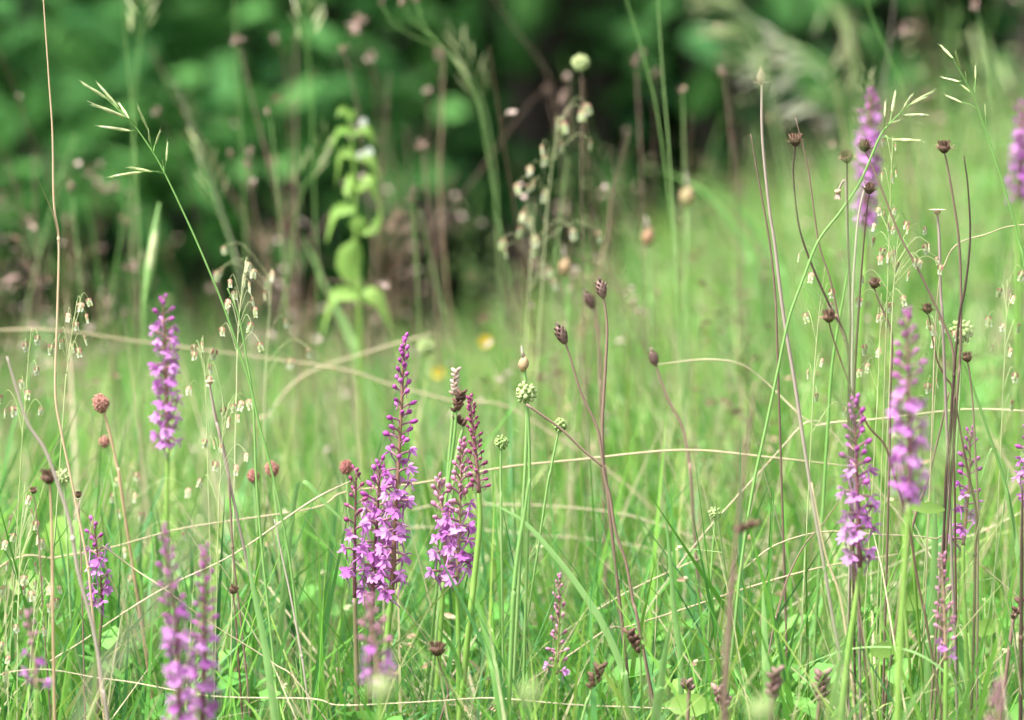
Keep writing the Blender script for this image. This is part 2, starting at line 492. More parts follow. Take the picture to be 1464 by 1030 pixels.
# ---- ground cover: small oval leaves in one mesh
def leaf_cloud(name, pos, size, mat, aspect=0.55, up=0.5, tint=None, droop=0.3):
    n = len(pos)
    d = rng.normal(0, 1, (n, 3)); d[:, 2] = d[:, 2] * 0.5 - droop * 0.5
    d /= np.linalg.norm(d, axis=1)[:, None]
    nn = rng.normal(0, 1, (n, 3)) * (1 - up) + np.array([0, 0, 1.0]) * up * 2
    s = np.cross(d, nn); s /= (np.linalg.norm(s, axis=1)[:, None] + 1e-9)
    nn = np.cross(s, d)
    sz = size[:, None]; w = sz * aspect / 2
    v = np.zeros((n, 8, 3))
    v[:, 0] = pos
    v[:, 1] = pos + d * sz * 0.30 - s * w * 0.92 + nn * w * 0.18
    v[:, 2] = pos + d * sz * 0.30 - nn * w * 0.12
    v[:, 3] = pos + d * sz * 0.30 + s * w * 0.92 + nn * w * 0.18
    v[:, 4] = pos + d * sz * 0.66 - s * w * 0.82 + nn * w * 0.05
    v[:, 5] = pos + d * sz * 0.66 - nn * w * 0.25
    v[:, 6] = pos + d * sz * 0.66 + s * w * 0.82 + nn * w * 0.05
    v[:, 7] = pos + d * sz - nn * w * 0.5
    tri = np.array([[0, 2, 1], [0, 3, 2], [1, 2, 5], [1, 5, 4], [2, 3, 6], [2, 6, 5], [4, 5, 7], [5, 6, 7]])
    loops = ((np.arange(n) * 8)[:, None, None] + tri[None]).ravel()
    m = bpy.data.meshes.new(name)
    m.vertices.add(n * 8); m.vertices.foreach_set('co', v.ravel())
    m.loops.add(len(loops)); m.loops.foreach_set('vertex_index', loops.astype(np.int32))
    m.polygons.add(n * 8); m.polygons.foreach_set('loop_start', (np.arange(n * 8) * 3).astype(np.int32))
    m.update(calc_edges=True)
    m.polygons.foreach_set('use_smooth', np.ones(n * 8, dtype=bool))
    at = m.attributes.new('tint', 'FLOAT', 'POINT')
    at.data.foreach_set('value', np.repeat(rng.uniform(0, 1, n) if tint is None else tint, 8).astype(np.float32))
    m.materials.append(mat)
    return m

x, y = field(9000, 2.5, 5.2, 0.12)
n = len(x)
cl = patch_noise(x * 3.3 + 5, y * 2.7) > 0.45
x, y = x[cl], y[cl]; n = len(x)
pos = np.stack([x, y, ground_z(x, y) + rng.uniform(0.05, 0.25, n)], 1)
hm = leaf_cloud('ground_cover', pos, rng.gamma(6, 0.0032, n) + 0.006, M['herb'], aspect=0.62, up=0.6)
o = stuff('ground_cover', hm, 'small oval herb leaves growing among the grass blades')

# larger soft leaves further back on the slope
x, y = field(1500, 3.7, 5.9, 0.15)
n = len(x); cl = patch_noise(x * 2.3 + 2, y * 1.9 + 1) > 0.5
x, y = x[cl], y[cl]; n = len(x)
pos = np.stack([x, y, ground_z(x, y) + rng.uniform(0.08, 0.24, n)], 1)
stuff('herb_leaves', leaf_cloud('herb_leaves', pos, rng.gamma(6, 0.0055, n) + 0.01, M['herb_far'], aspect=0.5, up=0.35), 'soft leaves of low herbs on the far slope')

# ---- shrubs and trees of the wood edge
def shrub(name, label, c, rx, ry, z0, h, nleaf, leaf, mat, nclump=60, stems=4, group='shrubs along the wood edge', cat='shrub', trunk_r=0.018, trunk=None):
    gz0 = gz(c[0], c[1])
    t = thing(name, label, cat, (c[0], c[1], gz0), group)
    cc = rng.normal(0, 1, (nclump, 3)); cc /= np.linalg.norm(cc, axis=1)[:, None]
    cc *= rng.uniform(0.35, 1.0, nclump)[:, None] ** 0.6
    cpos = np.stack([c[0] + cc[:, 0] * rx, c[1] + cc[:, 1] * ry, gz0 + z0 + (cc[:, 2] * 0.5 + 0.5) * h], 1)
    idx = rng.integers(0, nclump, nleaf)
    spread = np.array([rx, ry, h * 0.5]) * 0.26
    pos = cpos[idx] + np.clip(rng.normal(0, 1, (nleaf, 3)), -1.9, 1.9) * spread
    pos[:, 2] = np.maximum(pos[:, 2], gz0 + z0 * 0.8 + 0.02)
    tint = np.clip((rng.uniform(0, 1, nclump) ** 1.3)[idx] * 0.75 + rng.uniform(-0.05, 0.3, nleaf), 0, 1)
    me = leaf_cloud('crown', pos - np.array([c[0], c[1], gz0]), rng.uniform(0.65, 1.3, nleaf) * leaf, mat, aspect=0.6, up=0.45, tint=tint, droop=0.6)
    ob = bpy.data.objects.new('crown', me); COL.objects.link(ob); ob.parent = t
    if trunk is None:
        for s in range(stems):
            a = 2 * math.pi * s / stems + random.uniform(-0.4, 0.4)
            b = Vector((c[0] + 0.15 * rx * math.cos(a), c[1] + 0.15 * ry * math.sin(a), gz0 - 0.02))
            tip = Vector(cpos[random.randrange(nclump)])
            mid = b.lerp(tip, 0.5) + Vector((0, 0, 0.12 * h))
            mb = MB().tube(catmull([b, mid, tip], 6), [trunk_r, trunk_r * 0.7, trunk_r * 0.25], 6)
            for q in range(4):
                f = random.uniform(0.3, 0.85); s0 = b.lerp(mid, f * 2) if f < 0.5 else mid.lerp(tip, f * 2 - 1)
                e = Vector(cpos[random.randrange(nclump)])
                mb.tube(catmull([s0, s0.lerp(e, 0.5) + Vector((0, 0, 0.05)), e], 4), [trunk_r * 0.4, trunk_r * 0.12], 5)
            mb.build('stem', M['bark'], t)
    else:
        b = Vector((c[0], c[1], gz0 - 0.05)); top = b + Vector((trunk[0], trunk[1], z0 + h * 0.75))
        mb = MB().tube(catmull([b, b.lerp(top, 0.3) + Vector((0.02, 0, 0)), b.lerp(top, 0.65), top], 6), [trunk_r * 1.25, trunk_r, trunk_r * 0.85, trunk_r * 0.3], 10)
        for q in range(9):
            f = random.uniform(0.4, 0.95); s0 = b.lerp(top, f); e = Vector(cpos[random.randrange(nclump)])
            mb.tube(catmull([s0, s0.lerp(e, 0.5) + Vector((0, 0, 0.15)), e], 4), [trunk_r * 0.4, trunk_r * 0.1], 6)
        mb.build('trunk', M['bark'], t)
    return t

shrub('leafy_shrub', 'bright leafed shrub filling the upper left corner behind the meadow', (-0.80, 6.75), 0.55, 0.45, 0.27, 1.5, 1500, 0.088, M['shrub_a'], 70)
shrub('leafy_shrub', 'mid green shrub behind the arching nodding grass panicle', (-0.33, 7.15), 0.40, 0.40, 0.30, 1.5, 1000, 0.08, M['shrub_a'], 50)
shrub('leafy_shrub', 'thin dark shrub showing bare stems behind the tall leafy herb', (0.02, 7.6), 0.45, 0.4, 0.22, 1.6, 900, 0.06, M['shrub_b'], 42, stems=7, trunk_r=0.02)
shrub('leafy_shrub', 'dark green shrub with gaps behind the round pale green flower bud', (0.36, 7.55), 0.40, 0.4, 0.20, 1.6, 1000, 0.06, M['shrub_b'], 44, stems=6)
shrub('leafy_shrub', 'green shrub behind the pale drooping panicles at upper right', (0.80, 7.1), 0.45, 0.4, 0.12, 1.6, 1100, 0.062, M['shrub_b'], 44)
shrub('low_bush', 'low sunlit bush with fresh green leaves at the upper left edge', (-0.62, 6.35), 0.34, 0.26, 0.22, 0.42, 400, 0.066, M['shrub_low'], 26, stems=4, trunk_r=0.008, group='low bushes at the foot of the wood')
shrub('low_bush', 'low sunlit bush behind the nodding brome panicle', (-0.36, 6.5), 0.22, 0.2, 0.29, 0.36, 160, 0.066, M['shrub_low'], 16, stems=3, trunk_r=0.007, group='low bushes at the foot of the wood')
shrub('low_bush', 'small leafy sprig lit up in the dark gap at the top centre', (-0.02, 7.0), 0.13, 0.12, 0.26, 0.2, 50, 0.062, M['shrub_b'], 8, stems=3, trunk_r=0.006, group='low bushes at the foot of the wood')
shrub('low_bush', 'small lit bush behind the pale panicles right of the tall green stems', (0.30, 6.7), 0.15, 0.14, 0.24, 0.34, 80, 0.064, M['shrub_b'], 11, stems=3, trunk_r=0.006, group='low bushes at the foot of the wood')
for i, (cx, cy_, lab) in enumerate([(-1.9, 6.9, 'shrub of the wood edge beyond the left side of the view'), (-3.1, 7.1, 'outermost shrub of the wood edge far to the left'),
                                    (1.85, 7.2, 'shrub of the wood edge beyond the right side of the view'), (3.0, 7.3, 'outermost shrub of the wood edge far to the right')]):
    shrub('leafy_shrub', lab, (cx, cy_), 0.75, 0.6, 0.0, 1.9, 1700, 0.07, M['shrub_a'], 60)
back = [(-2.6, 8.9, 'dark back row shrub, first from the left'), (-1.3, 8.8, 'dark back row shrub behind the bright leafed shrub'), (-0.1, 9.3, 'dark back row shrub in the deep shade of the centre'),
        (1.1, 8.9, 'dark back row shrub behind the pale panicles'), (0.5, 9.6, 'dark back row shrub between the two dark trunks'),
        (-0.7, 9.9, 'dark third row shrub deep behind the arching nodding panicle'), (0.2, 10.4, 'dark third row shrub deepest behind the centre'), (1.5, 10.3, 'dark third row shrub deep behind the purple orchid'),
        (0.85, 10.9, 'dark third row shrub farthest in under the trees'), (-1.9, 10.3, 'dark third row shrub deep at the left'), (2.4, 9.0, 'dark back row shrub, last on the right')]
for cx, cy_, lab in back:
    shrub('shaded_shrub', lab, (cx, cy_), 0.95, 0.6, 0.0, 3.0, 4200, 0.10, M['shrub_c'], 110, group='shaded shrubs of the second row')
trees = [(-1.7, 9.9, 'forest tree whose crown shades the left of the wood edge'), (0.05, 8.35, 'forest tree with dark upright trunk behind the centre of the meadow'),
         (0.62, 8.6, 'forest tree with dark trunk behind the tall green grass stems'), (1.9, 9.8, 'forest tree whose crown shades the right of the wood edge'), (-0.5, 10.8, 'forest tree deepest in the wood behind the centre')]
for cx, cy_, lab in trees:
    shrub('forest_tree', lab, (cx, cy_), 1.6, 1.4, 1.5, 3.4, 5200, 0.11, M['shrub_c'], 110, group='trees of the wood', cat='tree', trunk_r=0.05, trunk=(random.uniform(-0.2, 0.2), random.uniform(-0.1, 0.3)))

# ================================================================== ORCHIDS
def mm(*a): return Vector(a) * 0.001
def flower_mesh(seed, openness=1.0):
    random.seed(seed)
    j = lambda s: random.uniform(-s, s)
    mb = MB()
    # 0 petal 1 ovary 2 spur
    mb.tube(catmull([mm(0, 0, 0), mm(3, 0, 1.4 + j(0.4)), mm(6.6, 0, 1.9)], 3), [0.0005, 0.0007, 0.00075], 5, 1)
    mb.tube(catmull([mm(6.4, 0, 1.6), mm(5.2, j(0.8), -2.0), mm(3.6, j(1.2), -5.6), mm(2.6, j(1.6), -8.2)], 3), [0.0006, 0.0004, 0.00025], 5, 2)
    k = openness
    for s in (-1, 1):
        mb.petal(mm(6.8, s * 0.5, 2.0), (0.25 + 0.5 * (1 - k), s * k + 0.001, -0.25 + j(0.25)), 0.0050 * (1 + j(0.15)), 0.0023, (0.8, j(0.4), 0.5), 0.3 + j(0.3), 0)
        mb.petal(mm(6.7, s * 0.3, 2.6), (0.8, s * (0.35 + j(0.1)), 0.65 + j(0.15)), 0.0033, 0.0020, (-0.5, 0, 1), 0.35 + j(0.2), 0, 0.3)
        mb.petal(mm(7.2, s * 0.5, 1.5), (0.55, s * (0.62 * k), -0.8 + j(0.12)), 0.0043 * (1 + j(0.12)), 0.0022, (0.8, j(0.3), 0.5), -0.1 + j(0.3), 0)
    mb.petal(mm(6.6, 0, 2.8), (0.75, j(0.1), 0.75), 0.0034, 0.0022, (-0.6, 0, 1), 0.45, 0, 0.35)
    mb.petal(mm(7.2, 0, 1.4), (0.6, j(0.1), -0.85), 0.0048, 0.0024, (0.8, 0, 0.5), -0.15 + j(0.25), 0)
    return mb.mesh('flower', [M['petal'], M['ovary'], M['spur']])
def bud_mesh(seed, mat, r=1.5, ln=2.3):
    random.seed(seed)
    mb = MB()
    a = random.uniform(0.5, 1.8)
    mb.tube(catmull([mm(0, 0, 0), mm(2.6, 0, a), mm(5.6, 0, a + 0.6)], 3), [0.00045, 0.00055, 0.0007], 5, 1)
    mb.ovoid(mm(6.4 + ln * 0.5, 0, a + 0.7), (r * 0.001, r * 0.001, ln * 0.001), (1, 0, 0.12), 6, 8, 0, 0.06)
    # seams of the closed sepals and a short spur stub
    mb.tube([mm(5.8, 0, a), mm(5.2, 0, a - 1.8), mm(4.4, 0, a - 3.0)], [0.0004, 0.00022], 4, 0)
    mb.petal(mm(5.8, 0, a + 1.2), (1, 0, 0.15), 0.001 * ln * 1.9, 0.001 * r * 1.5, (0, 0, 1), 0.12, 0, -0.35)
    return mb.mesh('bud', [mat, M['ovary']])
FLOWERS = [flower_mesh(100 + i, 1.0) for i in range(9)]
HALF = [flower_mesh(200 + i, 0.35) for i in range(3)]
BUDS = {k: [bud_mesh(300 + i, M[k], *q) for i, q in enumerate([(1.5, 2.2), (1.35, 2.4), (1.6, 2.0)])] for k in ('bud', 'budred', 'budpale')}
random.seed(5)

def polyline(pts):
    pts = catmull(pts, 8)
    seg = [0]
    for a, b in zip(pts, pts[1:]): seg.append(seg[-1] + (b - a).length)
    def at(t):
        s = t * seg[-1]
        for i in range(len(pts) - 1):
            if seg[i + 1] >= s:
                f = (s - seg[i]) / max(1e-9, seg[i + 1] - seg[i])
                return pts[i].lerp(pts[i + 1], f), (pts[i + 1] - pts[i]).normalized()
        return pts[-1], (pts[-1] - pts[-2]).normalized()
    return at, seg[-1], pts

def orchid(label, axis, stem, d, n, bud=0.4, budmat='bud', fs=1.0, stem_w=11, dark=False, sparse=0.0, gaps=(), seed=0, group='fragrant orchids in the meadow'):
    """axis: pixels of the spike from tip to lowest flower; stem: pixels further down"""
    random.seed(1000 + seed)
    ax = [P(p[0], p[1], p[2] if len(p) > 2 else d) for p in axis]
    st = to_ground([ax[-1]] + [P(p[0], p[1], p[2] if len(p) > 2 else d) for p in stem])
    t = thing('pink_orchid', label, 'orchid', st[-1], group)
    at, ln, smooth = polyline(ax)
    r1 = stem_w * K * d / 2 * 0.84
    MB().tube(smooth, [r1 * 0.28, r1 * 0.5, r1 * 0.72], 7).build('flower_axis', M['axisdark' if dark else 'axispale' if budmat == 'budpale' else 'axis'], t)
    MB().tube(catmull(st, 6), [r1 * 0.74, r1 * 0.95, r1, r1 * 1.1], 8).build('stem', M['stemdark' if dark else 'stem'], t)
    # narrow leaves sheathing the stem
    pol, sl, _ = polyline(st)
    for q in range(3):
        f = (0.3, 0.55, 0.82)[q]
        p, tg = pol(f); a = random.uniform(0, 6.28)
        o = Vector((math.cos(a), math.sin(a), 0)); L_ = (0.035, 0.08, 0.14)[q]
        MB().ribbon(catmull([p, p + o * L_ * 0.18 + Vector((0, 0, L_ * 0.6)), p + o * L_ * 0.45 + Vector((0, 0, L_))], 5),
                    [0.003, (0.004, 0.006, 0.010)[q], 0.004, 0.0005], o.cross(Vector((0, 0, 1))), 0, 0.4).build('leaf', M['blade'], t)
    fs *= 1.07
    n = int(n * 0.96)
    for i in range(n):
        u = (i + 0.5) / n
        tt = u ** (0.92 + 0.45 * min(bud, 0.7))
        if random.random() < sparse * (0.4 + u): continue
        p, tg = at(tt)
        az = i * 2.39996 + random.uniform(-0.35, 0.35)
        o = Vector((math.cos(az), math.sin(az), 0))
        if u < bud:
            k = u / max(bud, 1e-3)
            s = fs * (0.66 + 0.38 * k) * random.uniform(0.88, 1.1)
            tilt = R(62 - 48 * min(1, k * 1.3) + random.uniform(-10, 10))
            me_ = random.choice(BUDS[budmat]); nm = 'bud'
        elif u < bud + 0.08:
            s = fs * random.uniform(0.85, 1.0); tilt = R(random.uniform(2, 20))
            me_ = random.choice(HALF + BUDS[budmat][:1]); nm = 'flower'
        else:
            s = fs * random.uniform(0.86, 1.12); tilt = R(random.uniform(-26, 24))
            me_ = random.choice(FLOWERS if random.random() < 0.88 else HALF); nm = 'flower'
        X = (o * math.cos(tilt) + Vector((0, 0, 1)) * math.sin(tilt)).normalized()
        Y = Vector((0, 0, 1)).cross(X).normalized(); Z = X.cross(Y)
        roll = Matrix.Rotation(random.uniform(-0.6, 0.6), 3, X)
        m3_ = roll @ Matrix((X, Y, Z)).transposed()
        m4_ = Matrix.Translation(p) @ m3_.to_4x4() @ Matrix.Scale(s, 4)
        inst(nm, me_, t, m4_)
    # bracts under the flowers, one joined part (too small to tell apart)
    mb = MB()
    for i in range(0, n, 2):
        u = (i + 0.5) / n; p, tg = at(u ** (0.92 + 0.45 * min(bud, 0.7))); az = i * 2.39996
        o = Vector((math.cos(az), math.sin(az), 0.9)).normalized()
        mb.petal(p, o, 0.006 * fs * (0.5 + 0.5 * min(1, u * 2)), 0.0018 * fs, (-o.x, -o.y, 0.8), -0.2, 0, 0.3, 3, 0.9)
    b = mb.build('bracts', M['bract'], t); b['kind'] = 'stuff'
    return t

orchid('lilac orchid in full bloom standing alone against the dark hedge on the left', [(233, 432), (236, 490), (238, 560), (240, 640)], [(239, 700), (238, 770), (240, 860)], 3.22, 44, bud=0.14, fs=0.9, stem_w=10, seed=1)
orchid('tallest orchid of the central clump, its upper half still in bud', [(578, 491), (575, 560), (571, 640), (566, 730), (560, 850)], [(552, 930), (545, 1025)], 3.0, 74, bud=0.46, fs=0.94, stem_w=13, seed=2)
orchid('dark stemmed narrow orchid at the left of the central clump', [(509, 672), (508, 740), (507, 800), (507, 855)], [(509, 930), (511, 1025)], 2.97, 28, bud=0.5, budmat='budred', fs=0.85, stem_w=10, dark=True, sparse=0.15, seed=3)
orchid('orchid in full bloom in the middle of the central clump', [(543, 668), (540, 730), (536, 790), (533, 852)], [(530, 930), (527, 1025)], 3.03, 44, bud=0.32, fs=1.0, stem_w=11, dark=True, seed=4)
orchid('pink orchid with reddish tip, taller of the pair beside the budded one', [(661, 640), (658, 700), (656, 770), (654, 828)], [(655, 900), (656, 1025)], 3.0, 44, bud=0.5, budmat='budpale', fs=0.98, stem_w=10, seed=5)
orchid('shorter pink orchid of the pair, flowers facing the central clump', [(626, 690), (634, 740), (637, 790), (634, 832)], [(630, 900), (622, 1025)], 3.04, 30, bud=0.4, budmat='budpale', fs=0.95, stem_w=10, seed=6)
orchid('orchid spike of dark unopened buds on a leaning green stem', [(672, 576), (676, 610), (681, 655), (685, 705)], [(686, 750), (678, 830), (668, 920)], 2.98, 46, bud=1.1, budmat='budred', fs=0.72, stem_w=11, seed=7)
orchid('small thin orchid low on the left beside the tan stalks', [(134, 748), (139, 790), (144, 830), (147, 872)], [(142, 920), (140, 1020)], 3.02, 26, bud=0.34, fs=0.85, stem_w=7, dark=True, sparse=0.12, seed=8)
orchid('blurred near orchid at bottom left, left one of two', [(234, 762), (243, 830), (253, 900), (258, 1040)], [(266, 1100)], 2.68, 56, bud=0.44, fs=0.78, stem_w=13, dark=True, seed=9)
orchid('blurred near orchid at bottom left, right one of two', [(293, 790), (293, 850), (292, 920), (289, 1050)], [(280, 1100)], 2.7, 52, bud=0.46, fs=0.78, stem_w=13, dark=True, seed=10)
orchid('small blurred pink orchid in front of the base of the central clump', [(529, 862), (533, 900), (538, 940), (541, 985)], [(543, 1040)], 2.66, 26, bud=0.62, budmat='budpale', fs=0.85, stem_w=10, seed=11)
orchid('tiny faded orchid in the bottom left corner', [(40, 880), (45, 915), (50, 950), (52, 985)], [(52, 1040)], 2.72, 16, bud=0.6, budmat='budpale', fs=0.7, stem_w=8, sparse=0.2, seed=12)
orchid('slender pale budded orchid right of the bottom centre', [(800, 830), (799, 870), (798, 920), (796, 965)], [(796, 1030)], 2.97, 34, bud=0.95, budmat='budpale', fs=0.74, stem_w=8, sparse=0.1, seed=13)
orchid('orchid with bright pink buds and open lower flowers among dark stalks', [(1222, 580), (1224, 640), (1227, 720), (1230, 812)], [(1222, 870), (1211, 950), (1203, 1028)], 2.87, 46, bud=0.46, fs=1.05, stem_w=11, sparse=0.05, seed=14)
orchid('soft lilac orchid on the thick green stem, second tallest on the right', [(1297, 455), (1299, 540), (1301, 640), (1299, 720)], [(1294, 800), (1287, 920), (1283, 1030)], 2.68, 48, bud=0.36, fs=0.95, stem_w=12.5, seed=15)
orchid('slim pink orchid between the dark stalks near the right edge', [(1387, 620), (1386, 680), (1382, 730), (1377, 780)], [(1378, 850), (1382, 940)], 3.04, 34, bud=0.5, fs=0.82, stem_w=9, sparse=0.12, seed=16)
orchid('pale short orchid low down near the right edge', [(1346, 800), (1349, 850), (1351, 900), (1352, 945)], [(1352, 1025)], 2.86, 42, bud=0.85, budmat='budpale', fs=0.66, stem_w=10, sparse=0.15, seed=17)
orchid('blurred purple orchid rising against the dark wood at upper right', [(1246, 135), (1243, 180), (1240, 250), (1237, 325)], [(1236, 380), (1232, 460)], 3.45, 62, bud=0.16, fs=0.82, stem_w=10, seed=18)
orchid('blurred purple orchid cut off by the right edge near the top', [(1464, 152), (1462, 190), (1459, 240), (1456, 285)], [(1456, 340), (1456, 430)], 3.5, 50, bud=0.16, fs=0.82, stem_w=10, seed=19)
orchid('blurred brownish pink orchid tip in the bottom right corner', [(1428, 985), (1428, 1010), (1427, 1040), (1426, 1090)], [(1426, 1110)], 2.45, 26, bud=0.9, budmat='budpale', fs=0.75, stem_w=10, seed=20)
orchid('orchid cut off by the right edge at half height', [(1474, 600), (1474, 640), (1473, 690), (1471, 725)], [(1470, 800), (1470, 900)], 2.97, 26, bud=0.4, fs=0.85, stem_w=9, seed=21)

# ================================================================== GRASSES WITH SEED HEADS
def spindle_mesh(name, mats, scales=5):
    """spikelet of overlapping pointed scales, 1 unit long along +Z"""
    mb = MB()
    mb.ovoid((0, 0, 0.45), (0.055, 0.05, 0.45), (0, 0, 1), 7, 6, 0, 0.03, 1.3)
    for i in range(scales):
        z = 0.05 + 0.62 * i / scales; s = 1 if i % 2 else -1
        mb.petal((s * 0.02, 0, z), (s * 0.07, 0, 1), 0.42, 0.11 * (1 - 0.08 * i), (s, 0, 0.1), 0.02, 1 if i % 2 else 0, -0.5, 4, 0.88)
        mb.tube([(s * 0.03, 0, z + 0.4), (s * 0.03, 0, min(1.02, z + 0.5))], [0.006, 0.002], 3, 1, False)
    return mb.mesh(name, mats)
SPK = spindle_mesh('spikelet', [M['spk_green'], M['spk_pale']])
SPK_PALE = spindle_mesh('spikelet', [M['spk_pale'], M['straw']])

def spike_between(parent, a, b, me_, name='spikelet', fat=1.0, roll=None):
    v = b - a; L_ = v.length
    q = v.to_track_quat('Z', 'Y')
    m4_ = Matrix.Translation(a) @ q.to_matrix().to_4x4() @ Matrix.Rotation(random.uniform(0, 6.28) if roll is None else roll, 4, 'Z') @ Matrix.Diagonal((L_ * fat, L_ * fat, L_, 1))
    return inst(name, me_, parent, m4_)

def nodding_grass(label, axis, stem, spk, d, w=4, mat='culm', spkmesh=None, fat=1.0, group='nodding brome grass panicles'):
    """axis: pixels tip->base of panicle, stem continues to the soil, spk: (attach, base, tip) or (base, tip)"""
    ax = [P(*p, d) for p in axis]
    st = to_ground(ax + [P(p[0], p[1], p[2] if len(p) > 2 else d) for p in stem])
    t = thing('brome_grass', label, 'grass', st[-1], group)
    r = slim(w, d) * K * d / 2
    mb = MB().tube(catmull(st, 6), [r * 0.35, r * 0.8, r, r * 1.1, r * 1.2], 6)
    for s in spk:
        dd = d + random.uniform(-0.012, 0.012)
        b, tp = P(*s[-2], dd), P(*s[-1], dd + random.uniform(-0.012, 0.012))
        if len(s) == 3:
            a = P(*s[0], d); mb.tube(catmull([a, a.lerp(b, 0.5) + Vector((0, 0, 0.001)), b], 4), r * 0.35, 4)
        spike_between(t, b, tp, spkmesh or SPK, fat=fat)
    mb.build('culm', M[mat], t)
    return t

Z = lambda ox, oy: (lambda x, y: (ox + x / 2.986, oy + y / 2.986))
a = Z(0, 0)
nodding_grass('green brome panicle nodding left on a long arching stem', [a(440, 410), a(500, 465), a(575, 540), a(655, 655), a(705, 745)],
              [(258, 295), (281, 345), (301, 392), (321, 442), (348, 520), (360, 560), (370, 605), (385, 660), (402, 735), (419, 836), (436, 1020)],
              [(a(500, 465), a(470, 430), a(335, 345)), (a(530, 495), a(512, 470), a(408, 345)), (a(565, 525), a(552, 508), a(500, 430)), (a(575, 540), a(540, 503), a(370, 437)),
               (a(592, 570), a(560, 560), a(408, 537)), (a(650, 645), a(632, 556), a(582, 442)), (a(652, 650), a(640, 610), a(632, 545)), (a(655, 650), a(662, 620), a(688, 548)),
               (a(703, 738), a(710, 690), a(716, 595)), (a(700, 735), a(697, 712), a(692, 680)), (a(705, 745), a(650, 735), a(540, 712)), (a(690, 742), a(610, 735), a(455, 757))], 2.99, w=3.4, fat=0.9)
a = Z(974, 0)
nodding_grass('pale brome panicle leaning right across the blurred purple orchid', [a(985, 440), a(940, 480), a(890, 530), a(845, 590)],
              [(1230, 260), (1200, 305), (1170, 345), (1150, 395), (1128, 456), (1110, 540), (1091, 630), (1078, 690), (1062, 790), (1050, 900)],
              [(a(985, 440), a(1090, 383)), (a(975, 448), a(1060, 410)), (a(935, 485), a(945, 475), a(990, 395)), (a(930, 490), a(950, 493), a(1060, 490)), (a(890, 530), a(900, 480), a(915, 385)),
               (a(865, 560), a(868, 500), a(873, 425)), (a(880, 540), a(890, 528), a(940, 512)), (a(850, 590), a(900, 598), a(1040, 602))], 2.95, w=4, fat=1.05)
nodding_grass('upright brome panicle near the right edge above the dried seed heads', [a(1165, 260), a(1215, 350), a(1250, 420), a(1268, 470)],
              [(1410, 190), (1425, 235), (1445, 300), (1457, 345), (1475, 450)],
              [(a(1165, 260), a(1160, 250), a(1098, 185)), (a(1190, 295), a(1187, 285), a(1168, 212)), (a(1225, 360), a(1220, 350), a(1210, 300)), (a(1200, 355), a(1190, 350), a(1105, 330)),
               (a(1250, 410), a(1235, 395), a(1193, 360)), (a(1252, 400), a(1256, 340), a(1256, 272)), (a(1262, 465), a(1200, 440), a(1118, 402)), (a(1300, 540), a(1300, 500), a(1295, 437))], 2.98, w=3.2, fat=0.95)
# soft pale panicles hanging in at the upper right, near the lens
def soft_panicle(label, axis, stem, d, spk, w=6):
    return nodding_grass(label, axis, stem, spk, d, w=w, mat='culm', spkmesh=SPK, fat=0.8, group='soft blurred panicles close to the lens')
def soft_plume(label, axis, stem, d, n, ang, seed, ln=(34, 62), side=46):
    """feathery drooping panicle: thin spikelets on short arching branches all along the axis"""
    random.seed(seed)
    sp = []
    for i in range(n):
        f = (i + random.random()) / n * (len(axis) - 1); k = min(int(f), len(axis) - 2); f -= k
        a = (axis[k][0] * (1 - f) + axis[k + 1][0] * f, axis[k][1] * (1 - f) + axis[k + 1][1] * f)
        th = R(random.gauss(ang, 26)); r_ = random.uniform(6, side)
        b = (a[0] + math.cos(th) * r_, a[1] - math.sin(th) * r_)
        th += R(random.gauss(-8 if math.cos(th) > 0 else 8, 14)); L_ = random.uniform(*ln)
        sp.append((a, b, (b[0] + math.cos(th) * L_, b[1] - math.sin(th) * L_)))
    return nodding_grass(label, axis, stem, sp, d, w=4, mat='culm', spkmesh=SPK if seed % 2 else SPK_PALE, fat=0.55, group='soft blurred panicles close to the lens')
soft_plume('soft blurred pale panicle hanging in over the top edge, nearest the centre', [(1020, -12), (1050, 8), (1075, 40), (1092, 90), (1100, 140)], [(1115, 210), (1128, 290), (1140, 400)], 2.2, 24, 150, 3, (30, 56), 36)
soft_plume('soft blurred pale panicle with level spikelets above the pointed grey seed head', [(1110, 60), (1150, 72), (1180, 95), (1200, 135), (1208, 170)], [(1213, 230), (1216, 330), (1214, 440)], 2.2, 26, 180, 4, (34, 62), 60)
soft_plume('soft blurred pale panicle with drooping spikelets above the purple orchid', [(1170, -15), (1198, 12), (1216, 50), (1225, 105)], [(1226, 180), (1224, 260), (1220, 380)], 2.22, 24, -75, 5, (28, 48), 28)
nodding_grass('blurred whitish panicle against the wood at the right edge of the top', [(1400, 40), (1415, 80), (1425, 120)], [(1440, 200), (1450, 320)], [((1400, 45), (1390, 40), (1400, 75)), ((1408, 60), (1412, 62), (1425, 110)), ((1410, 80), (1395, 70), (1405, 110)), ((1418, 90), (1432, 88), (1445, 130))], 2.2, w=4, spkmesh=SPK, fat=0.8, group='soft blurred panicles close to the lens')
soft_panicle('soft whitish blurred panicle hanging before the dried heads at the right edge', [(1418, 380), (1412, 440), (1405, 520)], [(1400, 640), (1392, 760), (1388, 900)], 2.05,
             [((1412, 440), (1400, 430), (1388, 500)), ((1408, 480), (1410, 470), (1402, 545)), ((1404, 560), (1350, 640), (1322, 690)), ((1402, 600), (1370, 630), (1345, 668)), ((1410, 450), (1418, 450), (1425, 520))], w=4)
soft_panicle('faint whitish blurred panicle before the tip of the soft lilac orchid', [(1340, 440), (1325, 470), (1318, 540)], [(1322, 660), (1330, 800), (1332, 920)], 2.0,
             [((1330, 455), (1320, 470), (1300, 500)), ((1322, 500), (1318, 500), (1308, 550))], w=3)
